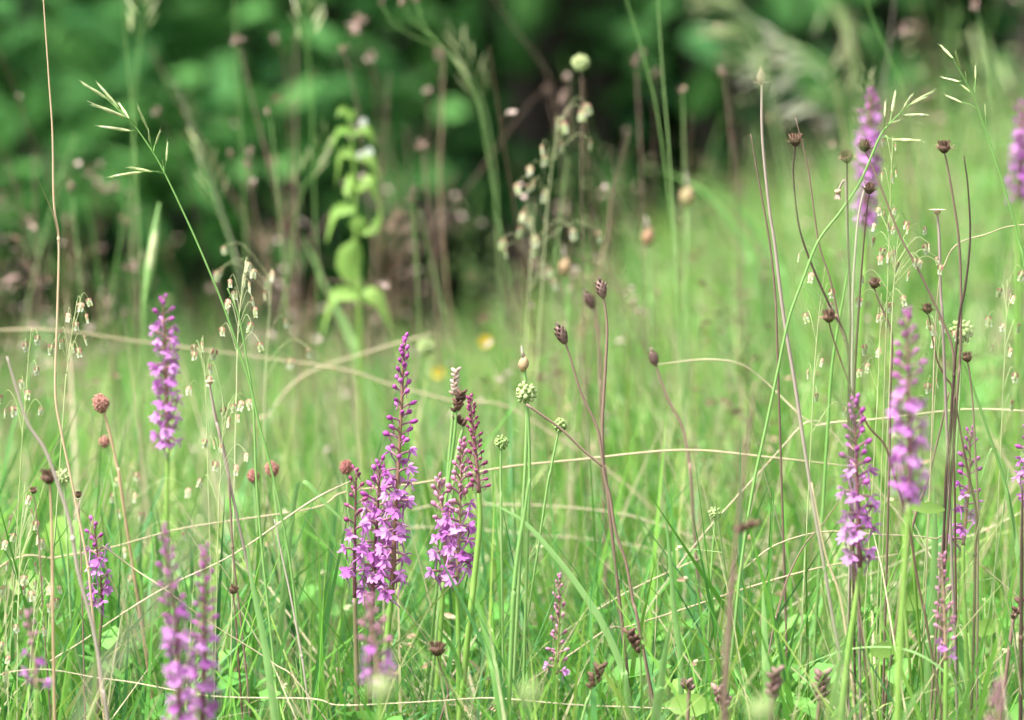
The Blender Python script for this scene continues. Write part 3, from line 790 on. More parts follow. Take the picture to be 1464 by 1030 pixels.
nodding_grass('blurred grey stem leaning right close to the lens at lower left', [(352, 640), (335, 665), (300, 720)], [(262, 790), (215, 870), (150, 965), (120, 1020)], [((340, 655), (330, 650), (345, 610)), ((320, 690), (310, 680), (330, 640))], 1.95, w=6, mat='grey', spkmesh=SPK_PALE, fat=0.8, group='soft blurred panicles close to the lens')
# blurred grass heads in front of the hedge, further away
def far_panicle(label, top, base, stem, d=3.75, n=9, ln=34, mesh_=None, w=6, lean=0, spread=26):
    random.seed(hash((top, base)) % 1000)
    sp = []
    for i in range(n):
        f = i / (n - 1)
        ax_ = (top[0] + (base[0] - top[0]) * f, top[1] + (base[1] - top[1]) * f)
        s = 1 if i % 2 else -1
        b = (ax_[0] + s * (3 + spread * 0.35 * f), ax_[1] - 4 - 10 * f)
        tp = (b[0] + s * random.uniform(4, spread * 0.7) + lean, b[1] - ln * random.uniform(0.6, 1))
        sp.append((ax_, b, tp))
    return nodding_grass(label, [top, ((top[0] + base[0]) / 2, (top[1] + base[1]) / 2), base], stem, sp, d, w=w, spkmesh=SPK, fat=0.85, group='blurred grass heads in front of the hedge')
far_panicle('blurred pale grass head at the top edge over the nodding brome', (205, 0), (200, 60), [(193, 130), (190, 260), (188, 380)])
far_panicle('blurred green grass head at the top edge, tallest left of centre', (430, -15), (440, 70), [(446, 160), (450, 300), (455, 420)], n=11, ln=40)
far_panicle('blurred grass head leaning right beside the tall leafy herb', (470, 200), (432, 275), [(420, 330), (408, 420), (400, 480)], n=9, ln=30, lean=10)
far_panicle('blurred straw coloured grass head leaning left below the thin grey stalk', (288, 215), (312, 300), [(330, 350), (345, 430)], n=9, ln=32, lean=-6, mesh_=SPK_PALE)
far_panicle('blurred grey green drooping grass head left of the centre top', (655, 60), (690, 150), [(705, 230), (712, 330), (716, 420)], n=9, ln=44, lean=-8, mesh_=SPK_PALE, d=3.9)
far_panicle('blurred small green grass head right of the tall green stems', (1240, 110), (1232, 200), [(1230, 280), (1226, 380)], n=12, ln=18, d=3.5, spread=12)

def rod(name, label, px, d, w, mat, cat, group=None, sides=6, taper=0.5, ground=True, nodes=True, seed=0):
    random.seed(4000 + seed)
    pts = wpath(px, d, ground)
    t = thing(name, label, cat, pts[-1], group)
    r = slim(w, d) * K * d / 2 * (0.85 if mat != 'culm' else 1)
    sm = catmull(pts, 6)
    MB().tube(sm, [r * taper, r * 0.85, r, r, r * 1.1], sides).build('stalk', M[mat], t)
    if nodes:
        at, L_, _ = polyline(pts)
        for f in (0.22, 0.5):
            p, tg = at(f)
            MB().ovoid(p, (r * 1.45, r * 1.45, r * 2.2), tg, 4, 6).build('node', M[mat], t)
            a = random.uniform(0, 6.28); o = Vector((math.cos(a), math.sin(a) * 0.4, 0.5))
            MB().ribbon(catmull([p, p - tg * 0.012 + o * 0.004, p - tg * 0.026 + o * 0.016], 4), [r * 1.6, r * 1.4, r * 0.2], (0, 1, 0.2)).build('sheath_leaf', M[mat], t)
    return t
G1 = 'tall soft green grass stems'
rod('tall_grass', 'blurred upright green grass stem behind the nodding brome panicle', [(172, -40), (180, 70), (190, 170), (200, 345), (203, 430)], 3.55, 9, 'culm', 'grass stem', G1, nodes=False)
rod('tall_grass', 'tall green grass stem at the top, right one of the crossing two', [(938, -40), (947, 100), (957, 220), (965, 345), (968, 420)], 3.4, 9, 'culm', 'grass stem', G1, nodes=False)
rod('tall_grass', 'tall green grass stem at the top, slanting one of the crossing two', [(885, -40), (900, 15), (920, 80), (940, 165), (958, 300), (966, 400)], 3.45, 9, 'culm', 'grass stem', G1, nodes=False)
rod('tall_grass', 'blurred slanting green grass stem above the purple orchid at upper right', [(1232, -30), (1245, 20), (1270, 80), (1295, 140), (1310, 240), (1318, 330)], 3.5, 9, 'culm', 'grass stem', G1, nodes=False)
rod('tall_grass', 'thin blurred green grass stem left of the leaning dead flower stalks', [(333, -30), (340, 120), (346, 220), (351, 345), (353, 430)], 3.8, 8, 'culm', 'grass stem', G1, nodes=False)
rod('tall_grass', 'blurred green blade stem at the left edge below the shrub', [(108, 190), (88, 250), (65, 330), (45, 410), (35, 470)], 3.8, 11, 'culm', 'grass stem', G1, nodes=False)
rod('tall_grass', 'blurred green stem below the pinkish heads at upper left', [(122, 285), (132, 330), (140, 390), (146, 450)], 3.8, 9, 'culm', 'grass stem', G1, nodes=False)
rod('tall_grass', 'blurred bright green stem rising left of the pale ear of grass', [(180, 290), (172, 340), (163, 400), (158, 460)], 3.7, 11, 'culm', 'grass stem', G1, nodes=False)
rod('tall_grass', 'thin sharp green grass stem beside the long arching brome stem', [(325, 412), (341, 452), (352, 510), (362, 576), (366, 677), (372, 760), (385, 886), (398, 1015)], 3.0, 4, 'culm', 'grass stem', G1, nodes=False)
rod('tall_grass', 'light green grass stem standing upright right of the budded orchid', [(757, 685), (749, 740), (742, 780), (735, 840), (732, 900)], 2.9, 7, 'culm', 'grass stem', G1, nodes=False)
rod('tall_grass', 'pale yellow green stem crossing behind the pink budded orchid on the right', [(1214, 380), (1205, 430), (1190, 520), (1183, 620), (1178, 700), (1172, 800)], 3.1, 5, 'culm', 'grass stem', G1, nodes=False)
rod('tall_grass', 'thin olive stem slanting down to the right edge from the seed heads', [(1292, 342), (1340, 440), (1376, 516), (1400, 580), (1420, 640), (1436, 690), (1450, 770)], 3.0, 4.5, 'culm', 'grass stem', G1, nodes=False)
rod('tall_grass', 'blurred green stem in front of the briza heads at the centre top', [(812, 225), (803, 290), (797, 345), (790, 420)], 3.6, 7, 'culm', 'grass stem', G1, nodes=False)
rod('tall_grass', 'blurred pale green stem below the whitish head right of the leafy herb', [(600, 300), (615, 370), (630, 430), (645, 500)], 3.7, 9, 'culm', 'grass stem', G1, nodes=False)
# pale ear of grass left of the lilac orchid
def ear(label, px, d, w, group=None):
    pts = wpath(px, d)
    t = thing('grass_ear', label, 'grass', pts[-1], group)
    r = w * K * d / 2
    MB().tube(catmull(pts, 6), [r * 0.12, r * 0.5, r * 0.28, r * 0.24, r * 0.24], 6).build('culm', M['culm'], t)
    MB().ribbon(catmull([P(*p, d) for p in px[:3]], 6), [r * 0.3, r * 1.7, r * 2.0, r * 0.7], (1, 0.2, 0), 0, 0.5).build('sheath', M['blade'], t)
    MB().ovoid(P(*px[1], d), (r * 0.8, r * 0.7, 34 * K * d), P(*px[0], d) - P(*px[2], d), 8, 8, 0, 0.08).build('ear', M['spk_green'], t)
    return t
ear('blurred pale sheathed ear of grass just above the lilac orchid', [(228, 290), (218, 360), (208, 425), (205, 470)], 3.5, 15)

# ---- dry arching straws
G2 = 'dry straws arching through the meadow'
def straw(label, px, d, w=5, mat='straw', seed=0, reach=0.11):
    random.seed(6000 + seed)
    pts = [P(p[0], p[1], p[2] if len(p) > 2 else d) for p in px]
    # one end leans down into the sward
    e = pts[-1]; g = gz(e.x, e.y)
    v = (pts[-1] - pts[-2]).normalized(); h = e.z - g
    m_ = e + v * min(reach, h * 0.8); m_.z = min(m_.z, e.z) - h * 0.22
    pts = pts + [m_, Vector((m_.x + v.x * 0.05, m_.y + 0.02, g - 0.004))]
    t = thing('dry_straw', label, 'straw', pts[-1], G2)
    r = w * K * d / 2 * 0.54
    pts = [q + Vector((random.uniform(-1, 1), random.uniform(-4, 4), random.uniform(-1.6, 1.6))) * 0.0013 for q in pts[:-1]] + pts[-1:]
    MB().tube(catmull(pts, 7), [r * 0.45] + [r * random.uniform(0.7, 1.15) for _ in range(14)] + [r], 5).build('stalk', M[mat], t)
    at, L_, _ = polyline(pts)
    for f in (0.3, 0.62):
        p, tg = at(f)
        MB().ovoid(p, (r * 1.4, r * 1.4, r * 2.4), tg, 4, 6).build('node', M['tan'], t)
    return t
straw('long dry straw crossing behind the lilac orchid from the left edge', [(-30, 477), (80, 474), (200, 487), (330, 506), (487, 532), (557, 550), (648, 573), (760, 602)], 3.42, 6, seed=1)
straw('long pale straw arching from left edge up to the budded orchid and beyond', [(1220, 668), (1100, 655), (977, 649), (822, 655), (721, 665), (597, 688), (490, 709), (445, 722), (268, 757), (160, 779), (80, 795), (-10, 822)], 3.12, 5.5, seed=2)
straw('pale straw rising diagonally from the bottom left corner', [(500, 690), (445, 722), (331, 789), (234, 846), (124, 919), (7, 1007)], 3.05, 5, seed=3)
straw('pale straw descending to the right across the near blurred orchids', [(147, 782), (190, 812), (234, 841), (301, 889), (385, 953), (445, 1003)], 2.96, 4.5, seed=4)
straw('nearly level yellow straw along the bottom edge', [(977, 1020), (822, 1010), (705, 1005), (621, 1002), (487, 1009), (445, 1004), (298, 988), (154, 976), (-10, 972)], 2.93, 4, seed=5)
straw('soft pale straw behind the budded orchid', [(590, 724), (640, 720), (690, 718), (760, 720), (830, 727), (900, 740), (990, 764), (1070, 800)], 3.3, 5, seed=6)
straw('pale straw rising gently right from the bottom centre towards the pink orchid', [(1290, 792), (1175, 812), (1074, 841), (974, 869), (900, 895), (840, 915)], 3.06, 5, seed=7)
straw('short arched straw left of the pink budded orchid', [(1061, 811), (1108, 782), (1175, 765), (1259, 764), (1329, 774), (1390, 800)], 3.04, 4, seed=8)
straw('thin straw kinked downward right of the knapweed buds', [(940, 519), (1010, 518), (1062, 523), (1100, 550), (1150, 600), (1215, 645)], 3.15, 4, seed=9)
straw('level straw behind the pink orchids reaching the right edge', [(1480, 583), (1380, 588), (1252, 597), (1172, 612), (1120, 640)], 3.12, 4.5, seed=10)
straw('jagged pale straw at the right edge under the dried daisy', [(1480, 321), (1440, 327), (1409, 331), (1373, 342), (1350, 375), (1338, 440)], 2.98, 4, seed=11, reach=0.02)
straw('thin nearly level straw below the soft pale one behind the budded orchid', [(560, 752), (650, 756), (760, 764), (860, 774), (960, 794), (1050, 830)], 3.35, 5, seed=12)
straw('soft straw bending left across the middle of the left half', [(620, 480), (530, 500), (430, 535), (380, 590), (350, 640)], 3.5, 6, seed=13)
straw('pale straw low down right of the slender pale orchid', [(1000, 800), (960, 815), (905, 840), (850, 870), (820, 900)], 3.1, 4, seed=14)
straw('whitish straw leaning across the grass at the lower right', [(1475, 720), (1400, 760), (1330, 785), (1250, 820), (1160, 850)], 3.2, 4, seed=15)
# upright dry stalks
G3 = 'upright bare dry stalks'
rod('dry_stalk', 'thin tan stalk rising straight past the top edge at far left', [(60, -30), (70, 115), (75, 190), (77, 290), (84, 345), (82, 450), (79, 560), (88, 620), (102, 687), (124, 800), (133, 880)], 2.96, 4.5, 'tan', 'stalk', G3, seed=1)
rod('dry_stalk', 'grey bent stalk at far left reaching the bottom edge', [(10, 510), (25, 560), (40, 606), (64, 643), (82, 690), (100, 748), (112, 819), (134, 902), (147, 986), (154, 1028)], 2.85, 7, 'grey', 'stalk', G3, seed=2)
rod('dry_stalk', 'bare brown twig stalk with black speckles left of the long arching brome stem', [(300, 548), (310, 600), (325, 660), (328, 700), (334, 800), (342, 870), (352, 960), (357, 1020)], 3.02, 4, 'midstalk', 'stalk', G3, seed=3)
rod('dry_stalk', 'thin whitish bent stalk below the long pale straw', [(392, 742), (402, 790), (415, 850), (428, 920), (440, 1000)], 2.98, 4, 'grey', 'stalk', G3, seed=4)
rod('dry_stalk', 'blurred brown stalk left of the tall leafy herb', [(343, 70), (365, 160), (385, 230), (405, 300), (425, 370), (440, 440)], 3.75, 7, 'midstalk', 'stalk', G3, nodes=False, seed=5)
rod('dry_stalk', 'blurred thick grey stalk leaning left below the top left corner', [(250, 115), (270, 170), (292, 230), (315, 300), (335, 360), (350, 430)], 3.8, 8, 'grey', 'stalk', G3, nodes=False, seed=6)
rod('dry_stalk', 'blurred grey stick slanting up to the right against the dark wood', [(775, 128), (735, 175), (690, 240), (648, 300), (620, 370), (605, 440)], 3.95, 9, 'midstalk', 'stalk', G3, nodes=False, seed=7)
rod('dry_stalk', 'blurred brown twig crossing the grey stick from the upper left', [(695, -20), (735, 40), (780, 100), (800, 160), (850, 240), (890, 310), (920, 370)], 4.0, 7, 'midstalk', 'stalk', G3, nodes=False, seed=8)
rod('dry_stalk', 'blurred upright tan stem right of the tall leafy herb', [(634, 85), (632, 160), (628, 240), (632, 330), (640, 420)], 3.8, 9, 'tan', 'stalk', G3, nodes=False, seed=9)
rod('dry_stalk', 'blurred dark twig forked near the tall green grass stems', [(898, 190), (885, 240), (872, 290), (868, 345), (860, 400)], 3.45, 5, 'midstalk', 'stalk', G3, nodes=False, seed=10)
rod('dry_stalk', 'blurred short dark twig beside the forked one', [(871, 213), (877, 240), (879, 262), (874, 300), (870, 380)], 3.46, 5, 'midstalk', 'stalk', G3, nodes=False, seed=11)
rod('dry_stalk', 'blurred brown stem curving right below the pale green briza heads', [(760, 285), (775, 310), (800, 345), (835, 370), (870, 390), (890, 430)], 3.5, 5, 'midstalk', 'stalk', G3, nodes=False, seed=12)
rod('dry_stalk', 'blurred pale grey stalk behind the slanting green stem at upper right', [(1280, -20), (1272, 60), (1262, 130), (1252, 220), (1246, 330)], 3.8, 10, 'grey', 'stalk', G3, nodes=False, seed=13)
rod('dry_stalk', 'soft brown slanting stalk with dark knot in front of the lower right grass', [(1080, 545), (1070, 620), (1060, 700), (1050, 790), (1038, 900), (1034, 1000)], 2.62, 6, 'midstalk', 'stalk', G3, seed=14)
rod('dry_stalk', 'thin dark branching twig left of the grey pointed stalk base', [(1210, 700), (1180, 745), (1150, 780), (1125, 830), (1108, 890), (1095, 960)], 3.0, 3, 'midstalk', 'stalk', G3, seed=15)
rod('dry_stalk', 'dark stalk running along the right edge', [(1462, 690), (1461, 760), (1460, 880), (1459, 1025)], 2.9, 7, 'darkstalk', 'stalk', G3, seed=16)
rod('dry_stalk', 'thin tan stalk rising beside the grey pointed stalk at bottom right', [(1160, 690), (1180, 790), (1200, 850), (1212, 920), (1222, 1020)], 2.9, 5, 'tan', 'stalk', G3, nodes=False, seed=17)
rod('dry_stalk', 'thin bare brown stalk with a cut tip right of the round seed heads at right', [(1137, 168), (1155, 240), (1170, 345), (1187, 400), (1200, 460), (1214, 520), (1215, 640), (1218, 780), (1226, 860), (1240, 980)], 2.99, 4, 'midstalk', 'stalk', G3, seed=18)
rod('dry_stalk', 'bare grey stalk tip close left of the pointed grey seed head', [(1073, 192), (1085, 260), (1100, 345), (1108, 420), (1112, 520)], 3.05, 4, 'midstalk', 'stalk', G3, nodes=False, seed=19)
rod('dry_stalk', 'straight cut off stalk between the two dried heads at the upper right', [(1378, 223), (1384, 270), (1387, 342), (1380, 410), (1372, 450), (1366, 510), (1362, 560), (1358, 620), (1352, 690), (1349, 800), (1348, 900)], 2.96, 4.8, 'darkstalk', 'stalk', G3, seed=20)
rod('dry_stalk', 'dark stalk branching right from the knot beside the slim pink orchid', [(1363, 556), (1372, 610), (1383, 670), (1396, 735), (1394, 800), (1392, 918)], 2.97, 5, 'darkstalk', 'stalk', G3, seed=21)
rod('dry_stalk', 'olive brown stalk leaning left from the dark knot', [(1357, 560), (1343, 620), (1325, 690), (1308, 740), (1295, 800), (1280, 900)], 3.05, 5, 'midstalk', 'stalk', G3, nodes=False, seed=22)
rod('dry_stalk', 'pale bent stalk tip above the dark dried head on the right', [(1238, 263), (1229, 300), (1224, 345), (1219, 430), (1218, 560)], 2.97, 5, 'grey', 'stalk', G3, nodes=False, seed=23)

# ---- dried scabious style heads
def head_meshes():
    out = []
    for s in range(3):
        random.seed(700 + s)
        mb = MB()   # receptacle cup, unit radius 1 = 5 mm
        prof = [(0.12, -0.75), (0.45, -0.6), (0.85, -0.15), (0.95, 0.2), (0.7, 0.5), (0.0, 0.62)]
        S_ = 12; b0 = 0
        for (r_, z_) in prof[:-1]:
            for k in range(S_):
                w = 2 * math.pi * k / S_; j = 1 + random.uniform(-0.08, 0.08)
                mb.v.append(Vector((r_ * j * math.cos(w), r_ * j * math.sin(w), z_)) * 0.005)
        mb.v.append(Vector((0, 0, prof[-1][1])) * 0.005)
        for i in range(len(prof) - 2):
            for k in range(S_):
                k2 = (k + 1) % S_
                mb.f.append((i * S_ + k, i * S_ + k2, (i + 1) * S_ + k2, (i + 1) * S_ + k)); mb.m.append(0)
        i = len(prof) - 2
        for k in range(S_):
            mb.f.append((i * S_ + k, i * S_ + (k + 1) % S_, len(mb.v) - 1)); mb.m.append(0)
        br = MB()
        for k in range(16):
            w = 2 * math.pi * k / 16 + random.uniform(-0.1, 0.1)
            o = Vector((math.cos(w), math.sin(w), 0)); up = random.uniform(0.2, 1.1)
            br.petal(o * 0.0042 + Vector((0, 0, -0.0008)), o * 0.7 + Vector((0, 0, up)), 0.0050 * random.uniform(0.7, 1.2), 0.0017, -o + Vector((0, 0, 1)), 0.1, 0, 0.2, 3, 0.9)
        for i_ in range(90):
            w = random.uniform(0, 6.28); q = random.uniform(0, 0.85)
            o = Vector((math.cos(w) * q, math.sin(w) * q, 0))
            br.tube([o * 0.0045 + Vector((0, 0, 0.002)), o * 0.0068 + Vector((0, 0, 0.0048 + random.uniform(0, 0.002)))], [0.0004, 0.0002], 3, i_ % 2, False)
        out.append((mb.mesh('receptacle', M['seed_brown']), br.mesh('bristles', [M['bristle'], M['seed_brown']])))
    return out
HEADS = head_meshes()
G4 = 'dried brown seed heads on bare stalks'
def scabious(label, head, px, d, size=1.0, w=5, mat='darkstalk', tilt=0.0, seed=0):
    random.seed(7000 + seed)
    h = P(*head, d)
    pts = to_ground([h] + [P(p[0], p[1], p[2] if len(p) > 2 else d) for p in px])
    t = thing('dried_scabious', label, 'seed head', pts[-1], G4)
    r = w * K * d / 2 * 0.8
    MB().tube(catmull(pts, 6), [r * 0.6, r * 0.8, r, r, r * 1.1], 6).build('stalk', M[mat], t)
    rc, br = random.choice(HEADS)
    m4_ = Matrix.Translation(h + Vector((0, 0, 0.002))) @ Matrix.Rotation(tilt, 4, 'Y') @ Matrix.Rotation(random.uniform(-0.25, 0.25), 4, 'X') @ Matrix.Rotation(random.uniform(0, 6), 4, 'Z') @ Matrix.Scale(size * 0.85, 4)
    a_ = inst('receptacle', rc, t, m4_)
    b_ = bpy.data.objects.new('bristles', br); COL.objects.link(b_); b_.parent = a_; b_['kind'] = 'stuff'
    return t
scabious('dark cup shaped seed head with open bristles on the dark stalk', (1185, 460), [(1190, 480), (1202, 516), (1222, 570), (1242, 610), (1265, 637), (1280, 685), (1299, 749), (1310, 820), (1320, 870), (1327, 905)], 2.92, 0.85, 5, seed=1)
scabious('small brown seed head on the gently bent stalk behind the soft lilac orchid', (1250, 412), [(1256, 430), (1275, 479), (1273, 560), (1272, 627), (1270, 720)], 3.02, 0.75, 4.5, 'midstalk', 0.2, 2)
scabious('small dark seed head with drooping stalk above the dark knot', (1326, 449), [(1330, 462), (1338, 510), (1352, 540), (1362, 560), (1364, 640)], 3.0, 0.68, 4, seed=3)
scabious('lowest small brown seed head right of the knot, near the right edge', (1383, 518), [(1386, 532), (1391, 580), (1394, 640), (1398, 720), (1398, 800)], 2.98, 0.68, 4.5, 'midstalk', -0.2, 4)
scabious('dark bristly seed head in front of the blurred purple orchid, upper of two', (1236, 216), [(1243, 228), (1260, 270), (1288, 340), (1309, 378), (1346, 456), (1362, 500), (1364, 560), (1358, 640)], 2.97, 0.82, 5, 'midstalk', 0.15, 5)
scabious('dark bristly seed head in front of the blurred purple orchid, lower of two', (1243, 277), [(1240, 295), (1235, 345), (1228, 440), (1222, 540), (1220, 640)], 2.95, 0.75, 4, tilt=0.1, seed=6)
scabious('flat open star like dried head on the straight dark stalk', (1211, 232), [(1211, 250), (1212, 345), (1216, 450), (1214, 520), (1213, 600), (1217, 760), (1226, 840), (1236, 940), (1245, 1025)], 2.94, 0.85, 5, tilt=-0.2, seed=7)
scabious('blunt brown seed head at the top of the bowed thin stalk', (1137, 208), [(1136, 220), (1134, 250), (1140, 310), (1148, 345), (1165, 390), (1190, 445), (1210, 485), (1215, 560), (1218, 680)], 2.97, 0.85, 4.5, 'darkstalk', 0, 8)
scabious('dark bristly seed head near the right edge under the upright brome panicle', (1350, 218), [(1353, 230), (1362, 280), (1371, 345), (1374, 430), (1372, 520), (1366, 600)], 2.97, 0.85, 5, 'midstalk', 0, 9)
scabious('brown seed head low at the bottom centre below the short pink orchid', (625, 936), [(628, 950), (638, 975), (640, 1000), (630, 1028)], 2.95, 0.95, 4, 'midstalk', 0.15, 10)
scabious('tiny dark head low at the left of the grass stems', (333, 850), [(335, 865), (338, 900), (342, 960)], 3.0, 0.6, 4, 'darkstalk', 0.4, 11)
scabious('brown ragged head on the tan stalk at far left', (70, 690), [(72, 705), (74, 760), (75, 830), (76, 910)], 2.86, 0.95, 6, 'tan', 0, 12)
scabious('tiny dark round head left of the tan stalk at far left', (48, 708), [(50, 720), (56, 780), (60, 850)], 2.95, 0.45, 3, 'midstalk', 0, 13)
scabious('tiny dark round head right of the tan stalk at far left', (112, 714), [(113, 730), (116, 800), (118, 880)], 2.97, 0.45, 3, 'midstalk', 0, 14)
# pointed grey head
def pointed_head(label, head, px, d):
    h = P(*head, d); pts = to_ground([h] + [P(*p, d) for p in px])
    t = thing('dried_cone_head', label, 'seed head', pts[-1], G4)
    r = 5.5 * K * d / 2
    MB().tube(catmull(pts, 6), [r * 0.6, r, r, r], 6).build('stalk', M['grey'], t)
    MB().ovoid(h + Vector((0, 0, 0.003)), (0.0026, 0.0026, 0.0055), (0, 0, 1), 7, 9, 0, 0.12, 2.1).build('cone', M['midstalk'], t)
    for k in range(7):
        w = 6.283 * k / 7; o = Vector((math.cos(w), math.sin(w), 0.12))
        MB().petal(h - Vector((0, 0, 0.001)), o, 0.006, 0.0014, (0, 0, 1), 0.05, 0, 0.2, 3, 0.9).build('bract', M['grey'], t)
    return t
pointed_head('pointed grey cone seed head with spreading bracts on a long grey stalk', (1088, 116), [(1089, 130), (1090, 200), (1100, 300), (1107, 345), (1120, 450), (1135, 540), (1150, 640), (1158, 690), (1166, 740), (1175, 790), (1190, 880), (1207, 970), (1216, 1028)], 2.98)
# dried daisy and bent bell
def dried_daisy(label, head, px, d, n=13, s=1.0, down=False, mat='straw'):
    h = P(*head, d); pts = to_ground([h] + [P(*p, d) for p in px])
    t = thing('dried_daisy', label, 'seed head', pts[-1], G4)
    r = 4.5 * K * d / 2
    MB().tube(catmull(pts, 6), [r * 0.6, r, r, r], 6).build('stalk', M['grey'], t)
    sg = -1 if down else 1
    MB().ovoid(h, (0.0022 * s, 0.0022 * s, 0.0016 * s), (0, 0, 1), 5, 8, 0, 0.1).build('disc', M['tan'], t)
    for k in range(n):
        w = 6.283 * k / n; o = Vector((math.cos(w), math.sin(w), 0.35 * sg if not down else -1.6))
        MB().petal(h, o, 0.0055 * s, 0.0016 * s, (0, 0, 1), 0.1, 0, 0.2, 3, 0.85).build('ray', M[mat], t)
    return t
dried_daisy('pale dried daisy like head at the upper right above the jagged straw', (1340, 303), [(1341, 318), (1343, 345), (1345, 420), (1350, 520)], 2.99)
dried_daisy('pinkish drooping dry bell on a hooked stalk beside the purple orchid', (1198, 274), [(1206, 259), (1210, 270), (1212, 340), (1216, 450)], 2.98, 9, 0.9, True, 'pinkhead')
dried_daisy('tiny grey star seed head on the speckled twig left of centre', (300, 547), [(302, 565), (310, 610), (322, 660)], 3.02, 8, 0.75, False, 'grey')

# ---- knobbly heads: burnet, green scabious, blurred faded heads
def knob_mesh(name, n, mat, r=(1, 1, 1), bump=0.26, seed=0):
    random.seed(seed)
    mb = MB().ovoid((0, 0, 0), (0.82 * r[0], 0.82 * r[1], 0.82 * r[2]), (0, 0, 1), 6, 9)
    for i in range(n):
        z = 1 - 2 * (i + 0.5) / n; q = math.sqrt(1 - z * z); w = i * 2.39996
        w += random.uniform(-0.25, 0.25); c = Vector((q * math.cos(w) * r[0], q * math.sin(w) * r[1], z * r[2])) * random.uniform(0.78, 0.95)
        b = bump * random.uniform(0.75, 1.2)
        mb.ovoid(c, (b * 0.8, b * 0.8, b), c, 4, 5, 0, 0.1)
    return mb.mesh(name, mat)
KNOB = {'burnet': knob_mesh('head', 80, M['burnet'], (0.85, 0.85, 1), 0.18, 1), 'greenhead': knob_mesh('head', 34, M['greenhead'], (1, 1, 0.95), 0.30, 2)}
def faded_mesh(seed, mats):
    """loose faded composite head: ragged little florets and dry bracts on a small lopsided dome"""
    random.seed(seed)
    mb = MB().ovoid((0, 0, -0.25), (0.36, 0.34, 0.42), (0.2, 0.1, 1), 5, 7, 1, 0.15)
    lop = random.uniform(0, 6.28)
    for i in range(22):
        w = lop + random.gauss(0, 1.5); e = random.uniform(-0.3, 1.4)
        o = Vector((math.cos(w) * math.cos(e), math.sin(w) * math.cos(e), math.sin(e)))
        mb.petal(o * 0.22, o + Vector((random.uniform(-0.4, 0.4), 0, random.uniform(-0.3, 0.4))), random.uniform(0.35, 1.0), random.uniform(0.14, 0.30), Vector((-o.x, -o.y, 1.2)), random.uniform(-0.4, 0.5), i % 3 == 0, 0.3, 3, 0.85)
    return mb.mesh('head', mats)
FADED = [faded_mesh(800 + i, [M['pinkhead'], M['midstalk']]) for i in range(8)]
TANH = [faded_mesh(820 + i, [M['tanhead'], M['midstalk']]) for i in range(4)]

def headed(name, label, cat, heads, px, d, w, mat, group, mesh_, headname='head', forks=None):
    """heads: (x, y, radius px); px: stem pixels below the first head; extra heads fork off the stem"""
    random.seed(hash(label) % 9999 if False else sum(map(ord, label)))
    h0 = P(heads[0][0], heads[0][1], d)
    pts = to_ground([h0] + [P(p[0], p[1], p[2] if len(p) > 2 else d) for p in px])
    t = thing(name, label, cat, pts[-1], group)
    r = slim(w, d) * K * d / 2
    mb = MB().tube(catmull(pts, 6), [r * 0.7, r, r, r * 1.1], 6)
    for i, (hx, hy, hr) in enumerate(heads):
        dd = d + (random.uniform(-0.02, 0.02) if i else 0)
        h = P(hx, hy, dd)
        if i:
            a = min(pts, key=lambda q: abs(q.z - (h.z - 0.03)))
            mb.tube(catmull([h, h.lerp(a, 0.5) + Vector(((h.x - a.x) * 0.25, 0, 0)), a], 4), r * 0.6, 5)
        me_ = random.choice(mesh_) if isinstance(mesh_, list) else mesh_
        s = hr * K * dd * (random.uniform(0.8, 1.1) if isinstance(mesh_, list) else 1)
        m4_ = Matrix.Translation(h) @ Matrix.Rotation(random.uniform(-0.5, 0.5), 4, 'Y') @ Matrix.Rotation(random.uniform(-0.4, 0.4), 4, 'X') @ Matrix.Rotation(random.uniform(0, 6), 4, 'Z') @ Matrix.Scale(s, 4)
        inst(headname, me_, t, m4_)
    mb.build('stalk', M[mat], t)
    return t
G5 = 'red burnet heads'
headed('salad_burnet', 'larger red burnet head left of the lilac orchid', 'burnet', [(144, 577, 14)], [(149, 590), (158, 625), (168, 670), (176, 720)], 3.12, 5, 'tan', G5, KNOB['burnet'])
headed('salad_burnet', 'smaller red burnet bud just below the larger one', 'burnet', [(149, 632, 9)], [(154, 645), (162, 690), (168, 740)], 3.14, 4, 'culm', G5, KNOB['burnet'])
headed('salad_burnet', 'faded burnet head right of the arching brome stem', 'burnet', [(389, 671, 12)], [(391, 690), (396, 740), (400, 800)], 3.15, 4, 'culm', G5, KNOB['burnet'])
headed('salad_burnet', 'faded burnet head tucked left beside the arching brome stem', 'burnet', [(362, 681, 10)], [(364, 700), (368, 760), (372, 830)], 3.17, 4, 'culm', G5, KNOB['burnet'])
headed('salad_burnet', 'small brownish burnet head above the narrow dark stemmed orchid', 'burnet', [(495, 668, 11)], [(496, 690), (500, 760), (505, 830)], 3.12, 4, 'culm', G5, KNOB['burnet'])
G6 = 'round green seed heads'
headed('green_scabious', 'green knobbly seed head under the tan capsule right of centre', 'seed head', [(752, 562, 15)], [(753, 580), (752, 640), (748, 720), (744, 790)], 3.0, 5, 'culm', G6, KNOB['greenhead'])
headed('green_scabious', 'small green seed head above the long pale straw, near the budded orchid', 'seed head', [(717, 633, 10)], [(716, 650), (716, 700), (717, 770)], 3.0, 4, 'culm', G6, KNOB['greenhead'])
headed('green_scabious', 'small green seed head on the crossing brown branch', 'seed head', [(801, 608, 10)], [(797, 625), (788, 670), (776, 740)], 3.03, 3.5, 'culm', G6, KNOB['greenhead'])
headed('green_scabious', 'large pale fuzzy seed head behind the dark stalks on the right', 'seed head', [(1375, 474, 16)], [(1375, 495), (1372, 560), (1368, 640)], 3.05, 4, 'culm', G6, KNOB['greenhead'])
